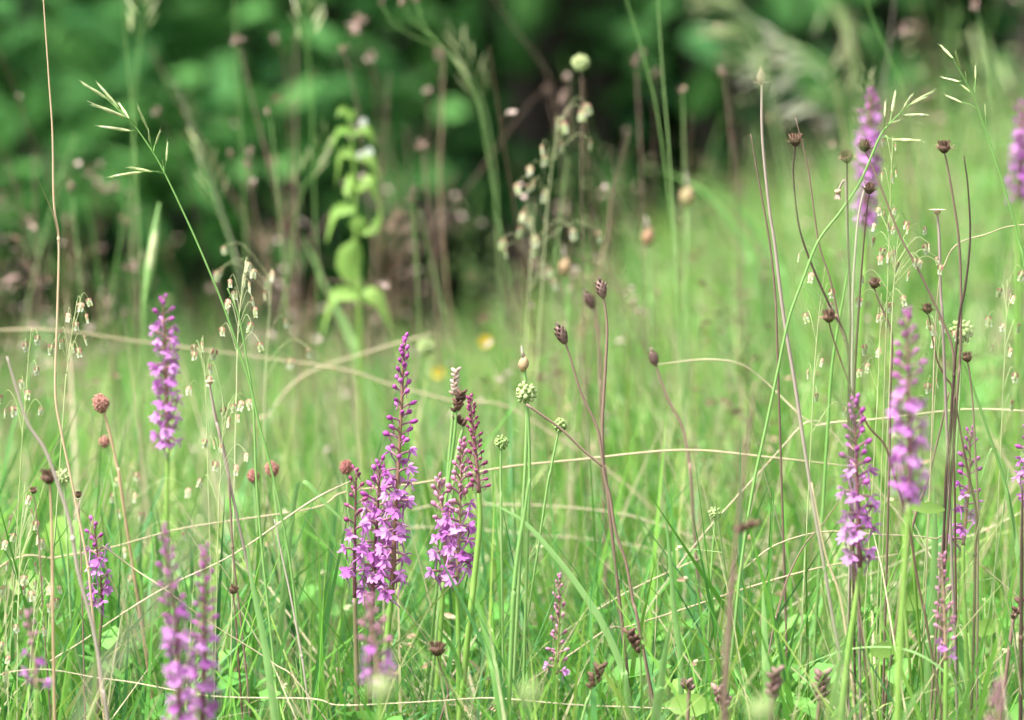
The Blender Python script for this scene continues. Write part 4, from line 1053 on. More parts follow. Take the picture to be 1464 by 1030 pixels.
headed('green_scabious', 'green seed head behind the grey stalk at far left', 'seed head', [(90, 682, 11)], [(92, 700), (95, 760), (98, 820)], 3.08, 4, 'culm', G6, KNOB['greenhead'])
headed('green_scabious', 'soft round pale green flower bud high against the dark wood', 'seed head', [(830, 90, 12)], [(831, 110), (832, 170), (831, 240), (832, 310), (834, 400)], 3.45, 8, 'midstalk', G6, KNOB['greenhead'])
headed('green_scabious', 'small dull round head in the grass left of the soft brown stalk', 'seed head', [(1023, 734, 9)], [(1022, 750), (1018, 800), (1015, 860)], 3.05, 3.5, 'culm', G6, KNOB['greenhead'])
# strongly blurred green heads close to the lens
for lab, hx, hy, hr in [('blurred pale green head at the bottom edge under the central clump', 545, 985, 17), ('blurred pale green head at the bottom edge under the slender pale orchid', 757, 992, 15),
                        ('blurred pale green head at the bottom edge left of the brown plantain', 1088, 1015, 18)]:
    headed('green_scabious', lab, 'seed head', [(hx, hy, hr)], [(hx, hy + 30), (hx + 2, hy + 80)], 2.15, 6, 'culm', 'blurred green heads close to the lens', KNOB['greenhead'])
# tan capsules
def capsule(label, head, px, d, r_px, group='tan rounded seed capsules'):
    h = P(*head, d); pts = to_ground([h] + [P(*p, d) for p in px]); s = r_px * K * d
    t = thing('seed_capsule', label, 'capsule', pts[-1], group)
    MB().tube(catmull(pts, 6), 5 * K * d / 2, 6).build('stalk', M['culm'], t)
    s *= 0.85
    c = MB().ovoid(h, (s, s * 0.9, s * 1.4), (0.15, 0, 1), 7, 9, 0, 0.09, 1.4).build('capsule', M['bulb'], t)
    MB().tube([h + Vector((0, 0, s)), h + Vector((-0.001, 0, s * 1.9)), h + Vector((-0.0015, 0, s * 2.9))], [s * 0.4, s * 0.22, s * 0.05], 6).build('beak', M['grey'], t)
    return t
capsule('tan beaked capsule standing above the green knobbly seed head', (749, 520), [(751, 545), (755, 600), (757, 680), (754, 780)], 3.0, 10.5)
capsule('blurred tan round capsule against the dark wood base right of centre', (808, 381), [(809, 400), (812, 440), (814, 500)], 3.6, 12)
capsule('blurred tan capsule at the grass line below the tall green stems', (927, 338), [(928, 360), (930, 420), (930, 480)], 3.65, 12)
capsule('blurred tan capsule below the pointed grey seed head, at the left', (983, 280), [(983, 300), (982, 360), (980, 440)], 3.7, 14)

# ---- knapweed buds
def knapweed(label, head, px, d, s=1.0, lean=0.0, branch=None):
    random.seed(sum(map(ord, label)))
    h = P(*head, d); pts = to_ground([h] + [P(p[0], p[1], p[2] if len(p) > 2 else d) for p in px])
    t = thing('knapweed', label, 'knapweed', pts[-1], 'dry knapweed buds')
    r = 5 * K * d / 2
    mb = MB().tube(catmull(pts, 6), [r * 0.6, r * 0.9, r, r * 1.1], 6)
    if branch:
        mb.tube(catmull([P(*b, d) for b in branch], 5), r * 0.8, 6)
    mb.build('stalk', M['midstalk'], t)
    axd = (h - pts[1]).normalized()
    c = h
    bud = MB().ovoid(c, (0.0030 * s, 0.0030 * s, 0.0055 * s), axd, 7, 9, 0, 0.06).build('bud', M['capsule'], t)
    q = axd.to_track_quat('Z', 'Y')
    sc = MB()
    for i in range(30):
        z = -0.7 + 1.4 * i / 30; w = i * 2.39996; rr = math.sqrt(max(0.05, 1 - z * z))
        o = Vector((math.cos(w), math.sin(w), 0))
        sc.petal(c + q @ (o * 0.0029 * s * rr + Vector((0, 0, z * 0.0055 * s))), q @ (o * 0.35 + Vector((0, 0, 1))), 0.0024 * s, 0.0015 * s, q @ o, -0.1, i % 2, 0.1, 3, 0.9)
    b_ = sc.build('scales', [M['capsule'], M['seed_brown']], t); b_['kind'] = 'stuff'
    tf = MB()
    for i in range(14):
        w = i * 0.45; o = Vector((math.cos(w) * 0.45, math.sin(w) * 0.45, 1))
        tf.petal(c + q @ Vector((0, 0, 0.0045 * s)), q @ o, 0.0035 * s, 0.0009 * s, q @ Vector((o.x, o.y, 0.1)), 0, 0, 0.1, 3, 0.9)
    b_ = tf.build('tuft', M['pinkhead'], t); b_['kind'] = 'stuff'
    return t
knapweed('dry knapweed bud on the leaning brown stalk, lower left of two', (803, 479), [(810, 495), (830, 560), (848, 598), (857, 625), (864, 680), (872, 710), (880, 760), (895, 805), (905, 860), (918, 920)], 2.99, 1.0, branch=[(752, 578), (800, 612), (835, 645), (863, 668)])
knapweed('dry knapweed bud on the straight thin stalk, upper right of two', (860, 414), [(864, 432), (868, 470), (866, 520), (863, 570), (861, 612), (863, 665), (870, 720)], 3.02, 0.95)
knapweed('soft dry knapweed bud further back at the right of the two sharp ones', (935, 513), [(940, 530), (955, 570), (975, 610), (985, 660), (990, 720)], 3.2, 0.85)
knapweed('blurred pinkish knapweed bud behind the upper sharp one', (843, 430), [(850, 445), (856, 480), (858, 540), (860, 600)], 3.3, 1.0)

# ---- plantain with capsules, sedge spikes
def capsule_spike(name, label, axis, px, d, n, s, mat, group, stem_w=6, stemmat='midstalk', seed=0):
    random.seed(8000 + seed)
    ax = [P(*p, d) for p in axis]; pts = to_ground([ax[-1]] + [P(*p, d) for p in px])
    t = thing(name, label, 'plantain' if 'plantain' in name else 'sedge', pts[-1], group)
    at, L_, sm = polyline(ax)
    r = stem_w * K * d / 2
    MB().tube(sm[:-1] + catmull(pts, 5), [r * 0.4, r * 0.7, r, r], 6).build('stalk', M[stemmat], t)
    for i in range(n):
        u = (i + 0.5) / n; p, tg = at(u); w = i * 2.39996
        o = Vector((math.cos(w), math.sin(w), 0.75)).normalized(); k = s * random.uniform(0.8, 1.15)
        MB().ovoid(p + o * k * 0.0030, (0.0019 * k, 0.0017 * k, 0.0032 * k), o, 5, 7, 0, 0.08, 1.3).build('capsule', M[mat], t)
    return t
G7 = 'brown fruiting plantain spikes'
capsule_spike('plantain_spike', 'brown three tiered plantain spike at the bottom edge', [(1176, 965), (1174, 985), (1172, 1003)], [(1169, 1028)], 2.9, 16, 1.05, 'capsule', G7, seed=1)
capsule_spike('plantain_spike', 'brown plantain spike leaning over leaves at the bottom, left of the three tiered one', [(1026, 985), (1031, 1000), (1038, 1018)], [(1040, 1040)], 2.9, 13, 1.0, 'capsule', G7, seed=2)
capsule_spike('plantain_spike', 'small dark plantain head among leaves at the bottom edge', [(981, 976), (984, 983), (985, 990)], [(984, 1010)], 2.92, 7, 0.85, 'capsule', G7, seed=3)
capsule_spike('plantain_spike', 'blurred pinkish brown plantain spike between the two sharper brown ones', [(1112, 958), (1108, 978), (1104, 1000)], [(1102, 1040)], 2.76, 14, 0.9, 'capsule', G7, seed=4)
capsule_spike('plantain_spike', 'small brown plantain head left of the right edge stalk', [(1462, 858), (1456, 872), (1449, 886)], [(1444, 920)], 2.95, 8, 0.8, 'seed_brown', G7, seed=5)
G8 = 'dark sedge spikes'
capsule_spike('sedge_spike', 'dark sedge spike low in the grass right of the bottom centre', [(858, 955), (852, 970), (846, 985)], [(838, 1010), (832, 1030)], 2.9, 18, 0.85, 'seed_brown', G8, 4, 'culm', 1)
capsule_spike('sedge_spike', 'dark sedge spike beside the brown knapweed stalk base', [(898, 905), (906, 918), (914, 934)], [(916, 960)], 2.93, 16, 0.85, 'seed_brown', G8, 4, 'culm', 2)
capsule_spike('sedge_spike', 'dark sedge spike leaning right beside the budded orchid tip', [(661, 562), (657, 575), (652, 590)], [(650, 620), (640, 700), (633, 760)], 3.06, 18, 0.75, 'seed_brown', G8, 5, 'culm', 3)
capsule_spike('sedge_spike', 'second dark sedge spike lower and pointing at the budded orchid', [(651, 598), (657, 603), (663, 610)], [(655, 640), (645, 720)], 3.07, 12, 0.7, 'seed_brown', G8, 5, 'culm', 4)
capsule_spike('sedge_spike', 'pale pink tipped sedge spike standing left of the dark ones', [(652, 530), (651, 548), (650, 566)], [(647, 600), (640, 680), (634, 760)], 3.08, 18, 0.6, 'pinkhead', G8, 5, 'culm', 5)
capsule_spike('sedge_spike', 'brown knotted spike on the soft brown stalk at lower right', [(1078, 752), (1066, 757), (1052, 764)], [(1050, 800), (1045, 880)], 2.66, 12, 0.85, 'seed_brown', G8, 5, 'midstalk', 6)

# ---- quaking grass
def briza_mesh(seed):
    """hanging heart shaped spikelet of overlapping scales, attachment at origin, 1 unit = length, hangs along -Z"""
    random.seed(seed)
    mb = MB().ovoid((0, 0, -0.45), (0.15, 0.11, 0.40), (0, 0, -1), 5, 6, 0)
    rows = 4 + seed % 3
    for row in range(rows):
        f = row / (rows - 1); z = -0.06 - 0.55 * f
        for s in (-1, 1):
            sp = random.uniform(0.55, 0.95) * (1 - 0.45 * f); mi = 1 if row < 1 + seed % 2 else random.choice((0, 2, 2))
            for yy in (-1, 1):
                mb.petal((s * 0.05, yy * 0.03, z), (s * sp, yy * 0.1, -0.7), 0.34 * random.uniform(0.85, 1.15), 0.25, (s * 0.3, yy * 0.9, 0.3), random.uniform(0, 0.25), mi, -0.3, 3, 0.85)
    return mb.mesh('spikelet', [M['spk_green'], M['spk_pink'], M['spk_pale']])
BRIZA = [briza_mesh(900 + i) for i in range(4)]
GB = 'quaking grass panicles'
def quaking(label, culm, spk, d, ln=16.5, w=1.9, seed=0):
    random.seed(9000 + seed)
    pts = wpath(culm, d)
    t = thing('quaking_grass', label, 'quaking grass', pts[-1], GB)
    r = w * K * d / 2
    sm = catmull(pts, 6)
    mb = MB().tube(sm, [r * 0.4, r * 0.8, r, r], 5)
    for (sx, sy) in spk:
        dd = d + random.uniform(-0.03, 0.03)
        p = P(sx, sy - ln / 2, dd)
        # branch rises from lower on the culm and droops to the spikelet
        lower = [q for q in sm if q.z < p.z + 0.004] or sm
        a = min(lower, key=lambda q: abs(q.z - (p.z - 0.012)) + 0.3 * (q - p).length)
        mid = a.lerp(p, 0.6) + Vector((0, 0, 0.006 + 0.10 * abs(p.x - a.x)))
        mb.tube(catmull([a, mid, p], 4), 0.00010 + 0.00002 * d, 3, 0, False)
        s = ln * K * dd * random.uniform(0.85, 1.15)
        m4_ = Matrix.Translation(p) @ Matrix.Rotation(random.uniform(-0.25, 0.25), 4, 'Y') @ Matrix.Rotation(random.uniform(0, 6.28), 4, 'Z') @ Matrix.Scale(s, 4)
        inst('spikelet', random.choice(BRIZA), t, m4_)
    mb.build('culm', M['spk_green'], t)
    return t
quaking('quaking grass beside the arching brome stem, spikelets above the long straw', [(352, 372), (345, 420), (340, 480), (338, 560), (336, 640)], [(355, 382), (363, 392), (350, 404), (356, 411), (328, 407), (334, 423), (327, 435), (326, 448), (360, 432), (364, 447), (317, 475), (359, 468), (371, 497)], 3.05, seed=1)
quaking('quaking grass left of the lilac orchid level with its tip', [(110, 430), (104, 470), (96, 530), (90, 600)], [(97, 455), (116, 440), (126, 434), (123, 456), (108, 468), (87, 480), (89, 493), (120, 486), (102, 500), (111, 505), (74, 500)], 3.02, seed=2)
quaking('quaking grass at the far left edge under the long straw', [(45, 470), (40, 520), (36, 580), (30, 660)], [(54, 487), (36, 497), (30, 550), (39, 565), (53, 532), (3, 572), (17, 588), (8, 592), (60, 590)], 3.03, seed=3)
quaking('quaking grass behind the speckled twig between burnet heads and brome stem', [(318, 570), (318, 620), (315, 680), (312, 760)], [(294, 636), (305, 638), (314, 643), (309, 667), (352, 655), (333, 585), (320, 590), (328, 603), (345, 580), (355, 578), (287, 692), (340, 600), (337, 672), (300, 528)], 3.0, seed=4)
quaking('quaking grass sparse above the speckled twig right of the lilac orchid', [(290, 480), (293, 540), (296, 620), (298, 700)], [(288, 497), (277, 500), (278, 510), (308, 507), (270, 560), (300, 545)], 3.06, seed=5)
quaking('quaking grass at the left edge beside the tiny dark round heads', [(36, 690), (30, 760), (27, 840), (25, 930)], [(42, 716), (44, 735), (15, 745), (52, 752), (8, 780), (20, 770), (55, 772), (59, 778), (11, 810), (50, 812)], 2.98, seed=6)
quaking('quaking grass dense bunch left of the small thin orchid', [(58, 810), (52, 850), (46, 910), (42, 980)], [(35, 830), (50, 838), (60, 832), (75, 850), (80, 862), (60, 886), (70, 845), (72, 870), (84, 845), (34, 845), (44, 852), (62, 905)], 2.96, seed=7)
quaking('quaking grass low in the bottom left corner', [(8, 830), (8, 880), (10, 940), (12, 1010)], [(5, 845), (2, 862), (8, 885), (22, 900), (3, 925), (12, 945), (8, 968), (30, 880)], 2.94, seed=8)
quaking('soft quaking grass right of the small thin orchid', [(180, 690), (178, 760), (176, 830), (174, 900)], [(167, 690), (162, 712), (193, 712), (167, 735), (203, 740), (195, 683), (188, 830), (177, 790), (270, 705), (262, 768)], 3.2, seed=9)
quaking('quaking grass hanging behind the dark seed heads on the right, upper bunch', [(1285, 330), (1280, 380), (1276, 440), (1272, 540)], [(1250, 347), (1262, 362), (1270, 368), (1277, 365), (1258, 373), (1283, 382), (1308, 377), (1316, 379), (1322, 356), (1328, 356), (1300, 395), (1338, 375), (1345, 386), (1232, 402), (1228, 432)], 2.98, seed=10)
quaking('quaking grass small spikelets in front of the blurred purple orchid', [(1276, 195), (1274, 250), (1272, 310), (1270, 380)], [(1263, 205), (1280, 212), (1261, 252), (1275, 257), (1281, 249), (1255, 302), (1263, 308), (1270, 325), (1276, 330), (1250, 325), (1279, 303), (1298, 328), (1323, 330), (1297, 322)], 2.99, ln=13, seed=11)
quaking('quaking grass scattered spikelets between the pointed stalk and the dark seed head', [(1180, 380), (1172, 440), (1165, 520), (1160, 620)], [(1190, 420), (1160, 397), (1151, 455), (1143, 370), (1140, 425), (1186, 440), (1155, 535), (1176, 520), (1168, 570), (1210, 590)], 3.0, seed=12)
quaking('quaking grass behind the soft lilac orchid, middle bunch', [(1260, 420), (1258, 480), (1255, 560), (1250, 650)], [(1275, 440), (1255, 457), (1236, 500), (1257, 505), (1240, 527), (1228, 535), (1290, 430), (1262, 455), (1268, 462)], 3.03, seed=13)
quaking('quaking grass around the dark knot near the right edge', [(1345, 440), (1342, 500), (1336, 580), (1330, 680)], [(1326, 465), (1332, 472), (1345, 460), (1326, 555), (1339, 550), (1350, 470), (1335, 490), (1365, 480), (1318, 520), (1310, 580)], 3.02, seed=14)
quaking('quaking grass at the right edge over the level straw', [(1440, 400), (1438, 470), (1434, 560), (1430, 660)], [(1430, 420), (1450, 430), (1458, 470), (1445, 505), (1420, 500), (1462, 395), (1435, 470), (1412, 460), (1452, 540), (1448, 580)], 3.06, seed=15)
quaking('blurred quaking grass against the dark wood under the round green bud', [(800, 165), (790, 230), (782, 300), (776, 390)], [(795, 178), (805, 182), (833, 166), (838, 156), (845, 209), (803, 211), (775, 216), (780, 230), (758, 246), (738, 271), (757, 272), (764, 266), (780, 281)], 3.42, ln=18, w=1.6, seed=16)
quaking('blurred quaking grass below the other against the foot of the wood', [(765, 290), (762, 330), (758, 390), (754, 450)], [(750, 305), (756, 320), (746, 332), (765, 345), (720, 350), (722, 363), (787, 392), (792, 408), (766, 358), (748, 312), (818, 335), (855, 338)], 3.45, ln=18, w=1.6, seed=17)
quaking('blurred quaking grass behind the lilac orchid at the right', [(388, 400), (384, 460), (380, 520), (378, 600)], [(390, 395), (380, 405), (378, 425), (320, 360), (408, 465), (440, 505), (318, 390), (310, 395), (415, 520)], 3.3, ln=17, w=1.8, seed=18)

# ---- blurred faded flower heads on stalks in front of the dark wood
G9 = 'blurred faded heads in front of the dark wood'
FH = [
 ('faded pinkish head topping the leaning stalk at upper left', [(338, 57, 12)], [(346, 75), (362, 150), (380, 220), (398, 300)]),
 ('faded pale head right of the leaning stalk at upper left', [(393, 58, 10)], [(405, 75), (412, 150), (416, 240), (420, 330)]),
 ('faded head halfway up the leaning stalk at upper left', [(382, 160, 9)], [(388, 180), (394, 250), (402, 340)]),
 ('faded round head below, beside the leaning stalk', [(393, 232, 12)], [(398, 250), (404, 320), (410, 400)]),
 ('faded dim head near the pale nodding brome tip', [(224, 160, 10)], [(236, 180), (262, 240), (285, 330)]),
 ('cluster of faded pinkish heads on the dark stem below the leaning stalk', [(357, 218, 9), (353, 235, 11), (362, 262, 10), (330, 220, 10)], [(360, 280), (372, 330), (385, 400)]),
 ('cluster of faded tan heads right of the tan straight stalk', [(130, 247, 13), (145, 237, 8), (140, 262, 10), (150, 272, 10), (165, 268, 12)], [(134, 290), (142, 340), (150, 420)]),
 ('faded tan head close to the tan straight stalk', [(100, 268, 14)], [(104, 290), (110, 350), (116, 420)]),
 ('small faded head under the tan cluster', [(185, 278, 8), (195, 300, 8)], [(188, 300), (192, 360), (196, 420)]),
 ('faded pinkish head pair below the small one', [(182, 318, 11), (175, 313, 8)], [(184, 335), (188, 380), (192, 440)]),
 ('faded ragged head beside the pale sheathed ear', [(190, 382, 12), (203, 366, 8), (180, 384, 8)], [(192, 400), (194, 440), (196, 500)]),
 ('faded brownish head cluster left of the lilac orchid tip', [(155, 435, 14), (158, 455, 12), (180, 448, 8), (148, 462, 8)], [(160, 475), (164, 520), (168, 580)]),
 ('faded blurred tan head under the long straw at left', [(66, 495, 12)], [(68, 515), (72, 560), (76, 620)]),
 ('faded reddish head right of the quaking grass by the brome stem', [(302, 413, 10)], [(306, 430), (314, 480), (320, 540)]),
 ('large faded pink head at the top edge left of centre', [(512, 33, 15), (505, 45, 11)], [(520, 60), (545, 130), (560, 210), (570, 300)]),
 ('faded head under the large one at the top edge', [(490, 72, 11)], [(497, 90), (510, 150), (520, 240)]),
 ('faded tan head beside and right of that under the large one', [(530, 83, 13)], [(533, 100), (540, 170), (545, 260)]),
 ('faded tan heads touching the top edge', [(575, 3, 12), (545, 4, 8), (595, 0, 9)], [(590, 30), (640, 75), (680, 140), (700, 240)]),
 ('faded round head topping the upright tan stem', [(630, 75, 13)], [(632, 95), (631, 150), (630, 230)]),
 ('small faded round head left of the upright tan stem', [(611, 130, 9)], [(612, 150), (614, 220), (618, 310)]),
 ('oval faded head in the dark gap beside the leafy herb', [(600, 208, 13), (607, 210, 9)], [(604, 228), (612, 290), (620, 380)]),
 ('faded pale clump of heads right of the leafy herb', [(570, 310, 15), (556, 325, 12), (578, 328, 13), (566, 335, 12), (585, 312, 9)], [(566, 350), (562, 390), (560, 460)]),
 ('small faded clump above the pale one by the leafy herb', [(588, 285, 10), (592, 272, 8)], [(590, 310), (594, 360), (598, 440)]),
 ('faded head at the end of the grey stick', [(781, 129, 8)], [(788, 150), (800, 210), (810, 290)]),
 ('stack of three faded heads left of the round green bud', [(811, 112, 11), (808, 135, 9), (803, 143, 10), (812, 162, 9)], [(814, 180), (816, 240), (818, 320)]),
 ('faded tan head left of the slanting tall green stem', [(908, 88, 12)], [(910, 108), (914, 180), (918, 280)]),
 ('faded pink head between the two tall green stems', [(938, 106, 10), (920, 75, 8)], [(938, 125), (936, 200), (934, 300)]),
 ('faded tan head right of the tall green stems', [(975, 130, 10)], [(976, 150), (978, 220), (980, 320)]),
 ('small faded head topping the forked twig', [(897, 187, 8)], [(893, 205), (886, 250), (878, 320)]),
 ('faded pink head in the dark above the pale panicles', [(1030, 40, 14)], [(1034, 60), (1042, 140), (1050, 240)]),
 ('faded dim pink head left of the pointed grey cone', [(1033, 103, 13)], [(1036, 120), (1044, 190), (1052, 280)]),
 ('faded pink head against the dark right of the slanting stem', [(1292, 46, 12)], [(1294, 65), (1298, 140), (1302, 240)]),
 ('faded brown head at the top right corner', [(1395, 8, 14)], [(1400, 30), (1412, 110), (1420, 220)]),
 ('faded dim head under the pointed grey cone', [(1100, 172, 10)], [(1101, 190), (1104, 250), (1108, 330)]),
 ('faded reddish head near the right edge in the far grass', [(1444, 420, 10)], [(1444, 440), (1443, 490), (1441, 560)]),
 ('soft reddish brown panicle of heads in the far grass right of the knapweed', [(893, 420, 8), (905, 437, 9), (915, 445, 9), (928, 450, 8), (908, 428, 7), (940, 420, 7)], [(918, 470), (926, 510), (934, 570)]),
 ('faded purple grey heads in the far grass by the pointed stalk', [(1088, 355, 13), (1096, 375, 12), (1090, 395, 11), (1075, 330, 9)], [(1094, 420), (1098, 470), (1102, 540)]),
]
random.seed(77)
for i, (lab, heads, px) in enumerate(FH):
    dd = [3.7, 3.95, 3.62, 4.1, 3.85][i % 5]
    headed('faded_flower', 'blurred ' + lab, 'seed head', heads, px, dd, 1.7, ['midstalk', 'darkstalk', 'culm', 'midstalk', 'darkstalk'][i % 5], G9, FADED if i % 6 != 3 else TANH)

# ---- tangle of thin twigs, bents and small seed heads that nobody could count
def tangle(name, label, n, x0, x1, y0, y1, h0, h1, mats, seed):
    random.seed(seed)
    mb = MB()
    for i in range(n):
        d = random.uniform(y0, y1); px = random.uniform(x0, x1)
        bx = (px - 732) * K * d; by = d * math.cos(PITCH); b = Vector((bx, by, gz(bx, by)))
        h = random.uniform(h0, h1); a = random.uniform(0, 6.28); ln = random.uniform(0.02, 0.4) * h
        o = Vector((math.cos(a), math.sin(a) * 0.5, 0))
        tip = b + o * ln + Vector((0, 0, h)); mid = b.lerp(tip, 0.55) - o * ln * 0.2
        mi = random.choice((0, 0, 1, 2, 2))
        path = catmull([b, mid, tip], 5)
        mb.tube(path, [0.0009, 0.0007, 0.0004], 4, mi, False)
        for q in range(random.randint(3, 12)):
            f = random.uniform(0.55, 1.0); p0 = path[min(len(path) - 1, int(f * (len(path) - 1)))]
            w = random.uniform(0, 6.28); oo = Vector((math.cos(w), math.sin(w), random.uniform(-0.2, 1.2))).normalized()
            e = p0 + oo * random.uniform(0.008, 0.045)
            mb.tube([p0, e], [0.0004, 0.0002], 3, mi, False)
            mb.petal(e, oo + Vector((0, 0, -0.5)), random.uniform(0.003, 0.008), random.uniform(0.0015, 0.0035), (0, -1, 0.3), random.uniform(-0.3, 0.3), 3 if mi != 2 else random.choice((4, 4, 3)), 0.3, 3, 0.85)
            mb.ovoid(e, (0.0013, 0.0013, 0.002), oo, 3, 5, 3 if mi != 2 else 4, 0.2)
    me = mb.mesh(name, [M[k] for k in mats])
    o = bpy.data.objects.new(name, me); COL.objects.link(o)
    o['kind'] = 'stuff'; o['label'] = label; o['category'] = 'grass'
tangle('seeding_grass', 'blurred tangle of thin twigs and seeding grasses before the wood', 110, -60, 1520, 3.7, 5.4, 0.26, 0.50, ['midstalk', 'tan', 'culm', 'pinkhead', 'spk_green'], 41)
tangle('dead_stems', 'blurred tangle of dead brown flower stems before the dark gap', 34, -60, 980, 3.6, 4.4, 0.30, 0.60, ['midstalk', 'darkstalk', 'midstalk', 'pinkhead', 'seed_brown'], 44)
tangle('bank_grass', 'blurred seeding grasses standing on the bank at the right', 190, 760, 1520, 3.5, 5.0, 0.22, 0.42, ['culm', 'midstalk', 'culm', 'seed_brown', 'culm'], 42)
tangle('hair_grass', 'wispy seeding bents between the orchids', 46, 0, 1464, 3.0, 3.8, 0.20, 0.36, ['straw', 'culm', 'culm', 'spk_pink', 'spk_green'], 43)

# ---- tall leafy herb with arching pairs of leaves and white flowers
def leafy_herb():
    d = 3.72
    axis = [(500, 168), (504, 215), (508, 270), (508, 340), (512, 400), (514, 470)]
    pts = wpath(axis, d)
    t = thing('leafy_herb', 'tall blurred bright green herb with arching leaf pairs and white flowers', 'herb', pts[-1])
    MB().tube(catmull(pts, 6), [0.0008, 0.0012, 0.0016, 0.002], 7).build('stem', M['leafy'], t)
    def leaf(p0, p1, p2, w, side=(0.1, 0.55, 0.85), dz=0.0):
        a, b, c = P(*p0, d), P(*p1, d + dz), P(*p2, d + dz * 1.5)
        MB().ribbon(catmull([a, b, c], 7), [w * 0.25 * K * d, w * 0.8 * K * d, w * 0.8 * K * d, w * 0.55 * K * d, 1 * K * d], side, 0, 0.3).build('leaf', M['leafy'], t)
    leaf((503, 192), (486, 188), (474, 214), 17); leaf((504, 192), (526, 186), (538, 210), 17)
    leaf((505, 225), (488, 222), (480, 268), 22); leaf((506, 225), (530, 226), (545, 262), 22)
    leaf((508, 275), (496, 258), (497, 285), 24, dz=-0.02); leaf((508, 275), (530, 258), (545, 300), 28)
    leaf((545, 296), (538, 325), (515, 336), 24); leaf((508, 300), (482, 305), (466, 350), 26)
    leaf((505, 310), (512, 322), (516, 335), 30, (1, 0.1, 0)); leaf((510, 345), (500, 380), (520, 420), 46, (1, 0.25, 0))
    leaf((512, 420), (540, 425), (562, 475), 34); leaf((512, 425), (480, 425), (460, 480), 30)
    leaf((500, 172), (490, 158), (482, 168), 16)
    leaf((503, 172), (505, 160), (507, 168), 14)
    for (fx, fy, r_) in [(519, 175, 6), (527, 217, 6), (515, 221, 5)]:
        c = P(fx, fy, d - 0.015); s = r_ * K * d
        mb = MB()
        for k in range(5):
            w = 6.283 * k / 5; o = Vector((math.cos(w), -0.25, math.sin(w)))
            mb.petal(c, o, s * 1.1, s * 0.95, (0, -1, 0.2), 0.15, 0, 0.2, 3, 0.75)
        mb.ovoid(c, (s * 0.35,) * 3, (0, 0, 1), 4, 6, 1)
        mb.build('blossom', [M['white'], M['greenhead']], t)
leafy_herb()

# ---- yellow flowers
def buttercup(label, px, stem, d, s):
    h = P(*px, d); pts = to_ground([h] + [P(*p, d) for p in stem])
    t = thing('yellow_flower', label, 'flower', pts[-1], 'yellow flowers in the far grass')
    MB().tube(catmull(pts, 5), 0.0009, 6).build('stem', M['culm'], t)
    for k in range(5):
        w = 6.283 * k / 5 + 0.3; o = Vector((math.cos(w), -0.35, math.sin(w) * 0.8 + 0.25))
        MB().petal(h, o, s, s * 0.95, (0, -1, 0.4), -0.15, 0, 0.2, 4, 0.72).build('petal', M['yellow'], t)
    MB().ovoid(h + Vector((0, -0.002, 0.001)), (s * 0.25,) * 3, (0, -1, 0.3), 4, 7).build('centre', M['yellow'], t)
buttercup('blurred yellow flower in the far grass, upper right one of two', (694, 489), [(696, 510), (700, 560)], 4.0, 0.005)
buttercup('blurred yellow flower in the far grass, lower left one of two', (627, 534), [(629, 555), (633, 600)], 3.9, 0.005)
headed('green_scabious', 'blurred pale cream head left of the yellow flowers', 'seed head', [(608, 497, 12)], [(609, 515), (612, 560)], 3.5, 5, 'culm', G6, KNOB['greenhead'])

# ---- single broad grass blades that stand out
GL = 'broad single grass blades'
def blade(label, px, d, w, seed=0, side=None):
    random.seed(9500 + seed)
    pts = wpath(px, d)
    t = thing('broad_grass', label, 'grass blade', pts[-1], GL)
    a = random.uniform(-0.6, 0.6)
    MB().ribbon(catmull(pts, 7), [0.0003, w * 0.7 * K * d, w * K * d, w * K * d, w * 0.8 * K * d], side or (math.cos(a), math.sin(a), 0.1), 0, 0.22).build('blade', M['blade'], t)
blade('pale broad blade arching down to the right from the budded orchid stem', [(688, 715), (722, 730), (755, 752), (805, 809), (839, 856), (862, 893), (889, 955), (900, 1010)], 2.95, 10, 1, (0.6, 0.2, 0.6))
blade('upright pale blade right of the brown knapweed stalk', [(947, 705), (954, 760), (960, 820), (964, 870), (972, 930), (975, 1010)], 2.97, 9, 2)
blade('dark green blade bending left below the budded orchid', [(680, 850), (690, 890), (702, 940), (715, 1010)], 2.9, 13, 3)
blade('tall green blade left of the central clump stem', [(430, 700), (460, 740), (490, 800), (508, 860), (515, 960)], 3.15, 10, 4)
blade('bright blade at bottom right of the slender orchid', [(962, 880), (952, 930), (945, 980), (938, 1028)], 2.88, 15, 5)
blade('upright bluish green blade left of the brown plantain', [(1090, 830), (1092, 880), (1094, 940), (1098, 1020)], 2.92, 12, 6)
blade('broad green blade leaning right beside the near blurred orchids', [(350, 760), (362, 840), (378, 920), (392, 1020)], 2.9, 11, 7)
blade('dark green blade crossing behind the near blurred orchids', [(505, 760), (470, 725), (430, 690), (415, 760), (405, 860)], 3.1, 10, 8)
blade('green blade rising to the right edge with curved tip', [(1400, 690), (1420, 640), (1436, 690), (1450, 760), (1462, 860)], 3.0, 8, 9)
blade('light blade standing between the dark stalks at lower right', [(1335, 690), (1337, 760), (1335, 840), (1330, 930)], 3.05, 14, 10)
blade('bent blade arching over the bottom right plants', [(1130, 960), (1190, 935), (1240, 925), (1300, 930), (1350, 960), (1380, 1010)], 2.92, 6, 11, (0.3, 0.8, 0.4))
blade('blurred grey green blade arching left out of the far grass at upper right', [(1010, 250), (1045, 290), (1080, 330), (1110, 380), (1130, 440)], 3.9, 14, 12)
blade('blurred blade arching left above the far grass at the centre right', [(940, 240), (1000, 270), (1040, 310), (1070, 360), (1085, 420)], 4.0, 12, 13)
blade('blurred green blade behind the tall leafy herb', [(430, 330), (470, 420), (500, 480), (520, 540)], 3.9, 12, 14)
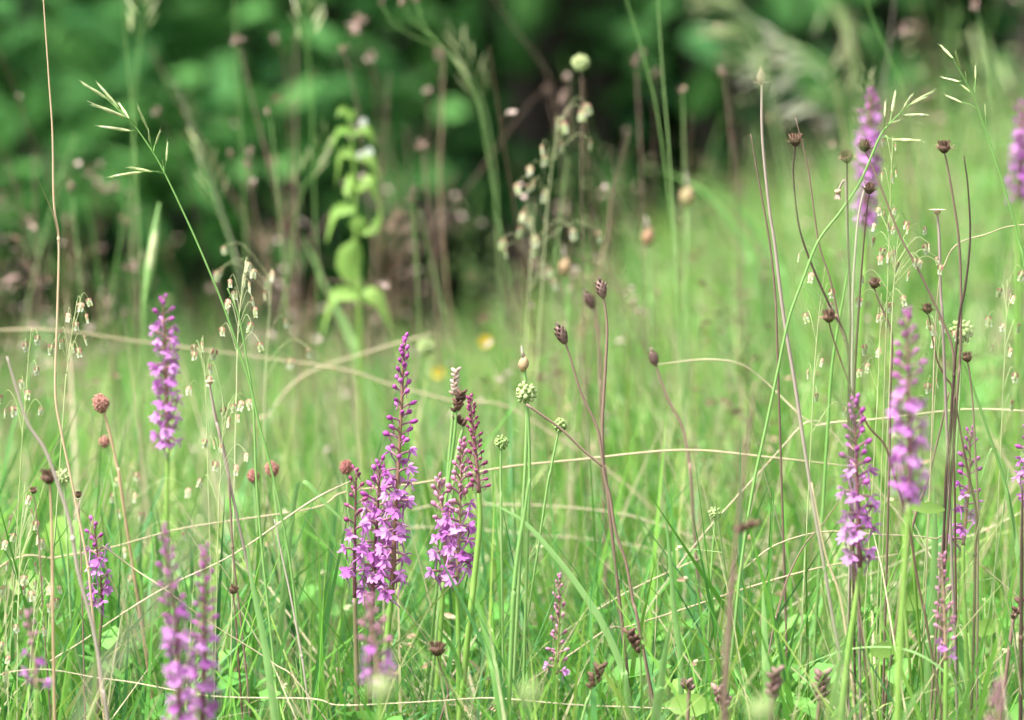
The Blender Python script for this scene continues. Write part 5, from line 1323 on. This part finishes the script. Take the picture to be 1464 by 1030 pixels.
# broad toothed leaves low at the bottom right
def broad_leaf(label, px, d, ln, wd, az, rise=0.5):
    p = P(*px, d); g = Vector((p.x + 0.01, p.y + 0.02, gz(p.x, p.y)))
    t = thing('broad_leaf_herb', label, 'herb', g, 'broad leaved herbs low in the grass')
    MB().tube(catmull([p, p.lerp(g, 0.5) + Vector((0.008, 0, 0)), g], 4), 0.0009, 5).build('stalk', M['leafy'], t)
    o = Vector((math.cos(az), math.sin(az) * 0.5, rise)).normalized(); s = o.cross(Vector((0.15, -1, 0.35))).normalized(); nn = s.cross(o)
    mb = MB(); N = 9
    for i in range(N + 1):
        u = i / N; w = wd / 2 * math.sin(math.pi * (0.06 + 0.9 * u)) ** 0.8 * (1.0 if i % 2 else 0.86)
        c = p + o * ln * u - nn * ln * 0.18 * u * u
        mb.v += [c - s * w + nn * w * 0.2, c, c + s * w + nn * w * 0.2]
    for i in range(N):
        a = i * 3; mb.f += [(a, a + 1, a + 4, a + 3), (a + 1, a + 2, a + 5, a + 4)]; mb.m += [0, 0]
    mb.build('leaf', M['leafy'], t)
broad_leaf('light green toothed leaf under the brown plantain at the bottom', (1020, 1010), 2.95, 0.026, 0.014, 3.0, 0.05)
broad_leaf('oval green leaf at the bottom left of the brown plantain', (985, 1005), 2.98, 0.018, 0.013, 1.9, 0.6)
broad_leaf('oval leaf beside the thick green orchid stem', (1293, 870), 3.0, 0.014, 0.010, 0.4, 0.5)
broad_leaf('long oval leaf right of the thick green orchid stem', (1300, 725), 2.95, 0.020, 0.007, 0.2, -0.05)
broad_leaf('green leaf at the foot of the pale short orchid', (1245, 935), 2.97, 0.016, 0.010, 0.6, 0.2)
broad_leaf('pale leaf low at the right bottom under the slim pink orchid', (1385, 905), 3.0, 0.020, 0.010, 0.1, 0.3)
broad_leaf('soft pale round leaf behind the small thin orchid', (95, 800), 3.25, 0.034, 0.026, 1.7, 0.6)
broad_leaf('soft round leaf low at the left of the long grey stalk', (60, 850), 3.2, 0.026, 0.018, 2.4, 0.4)
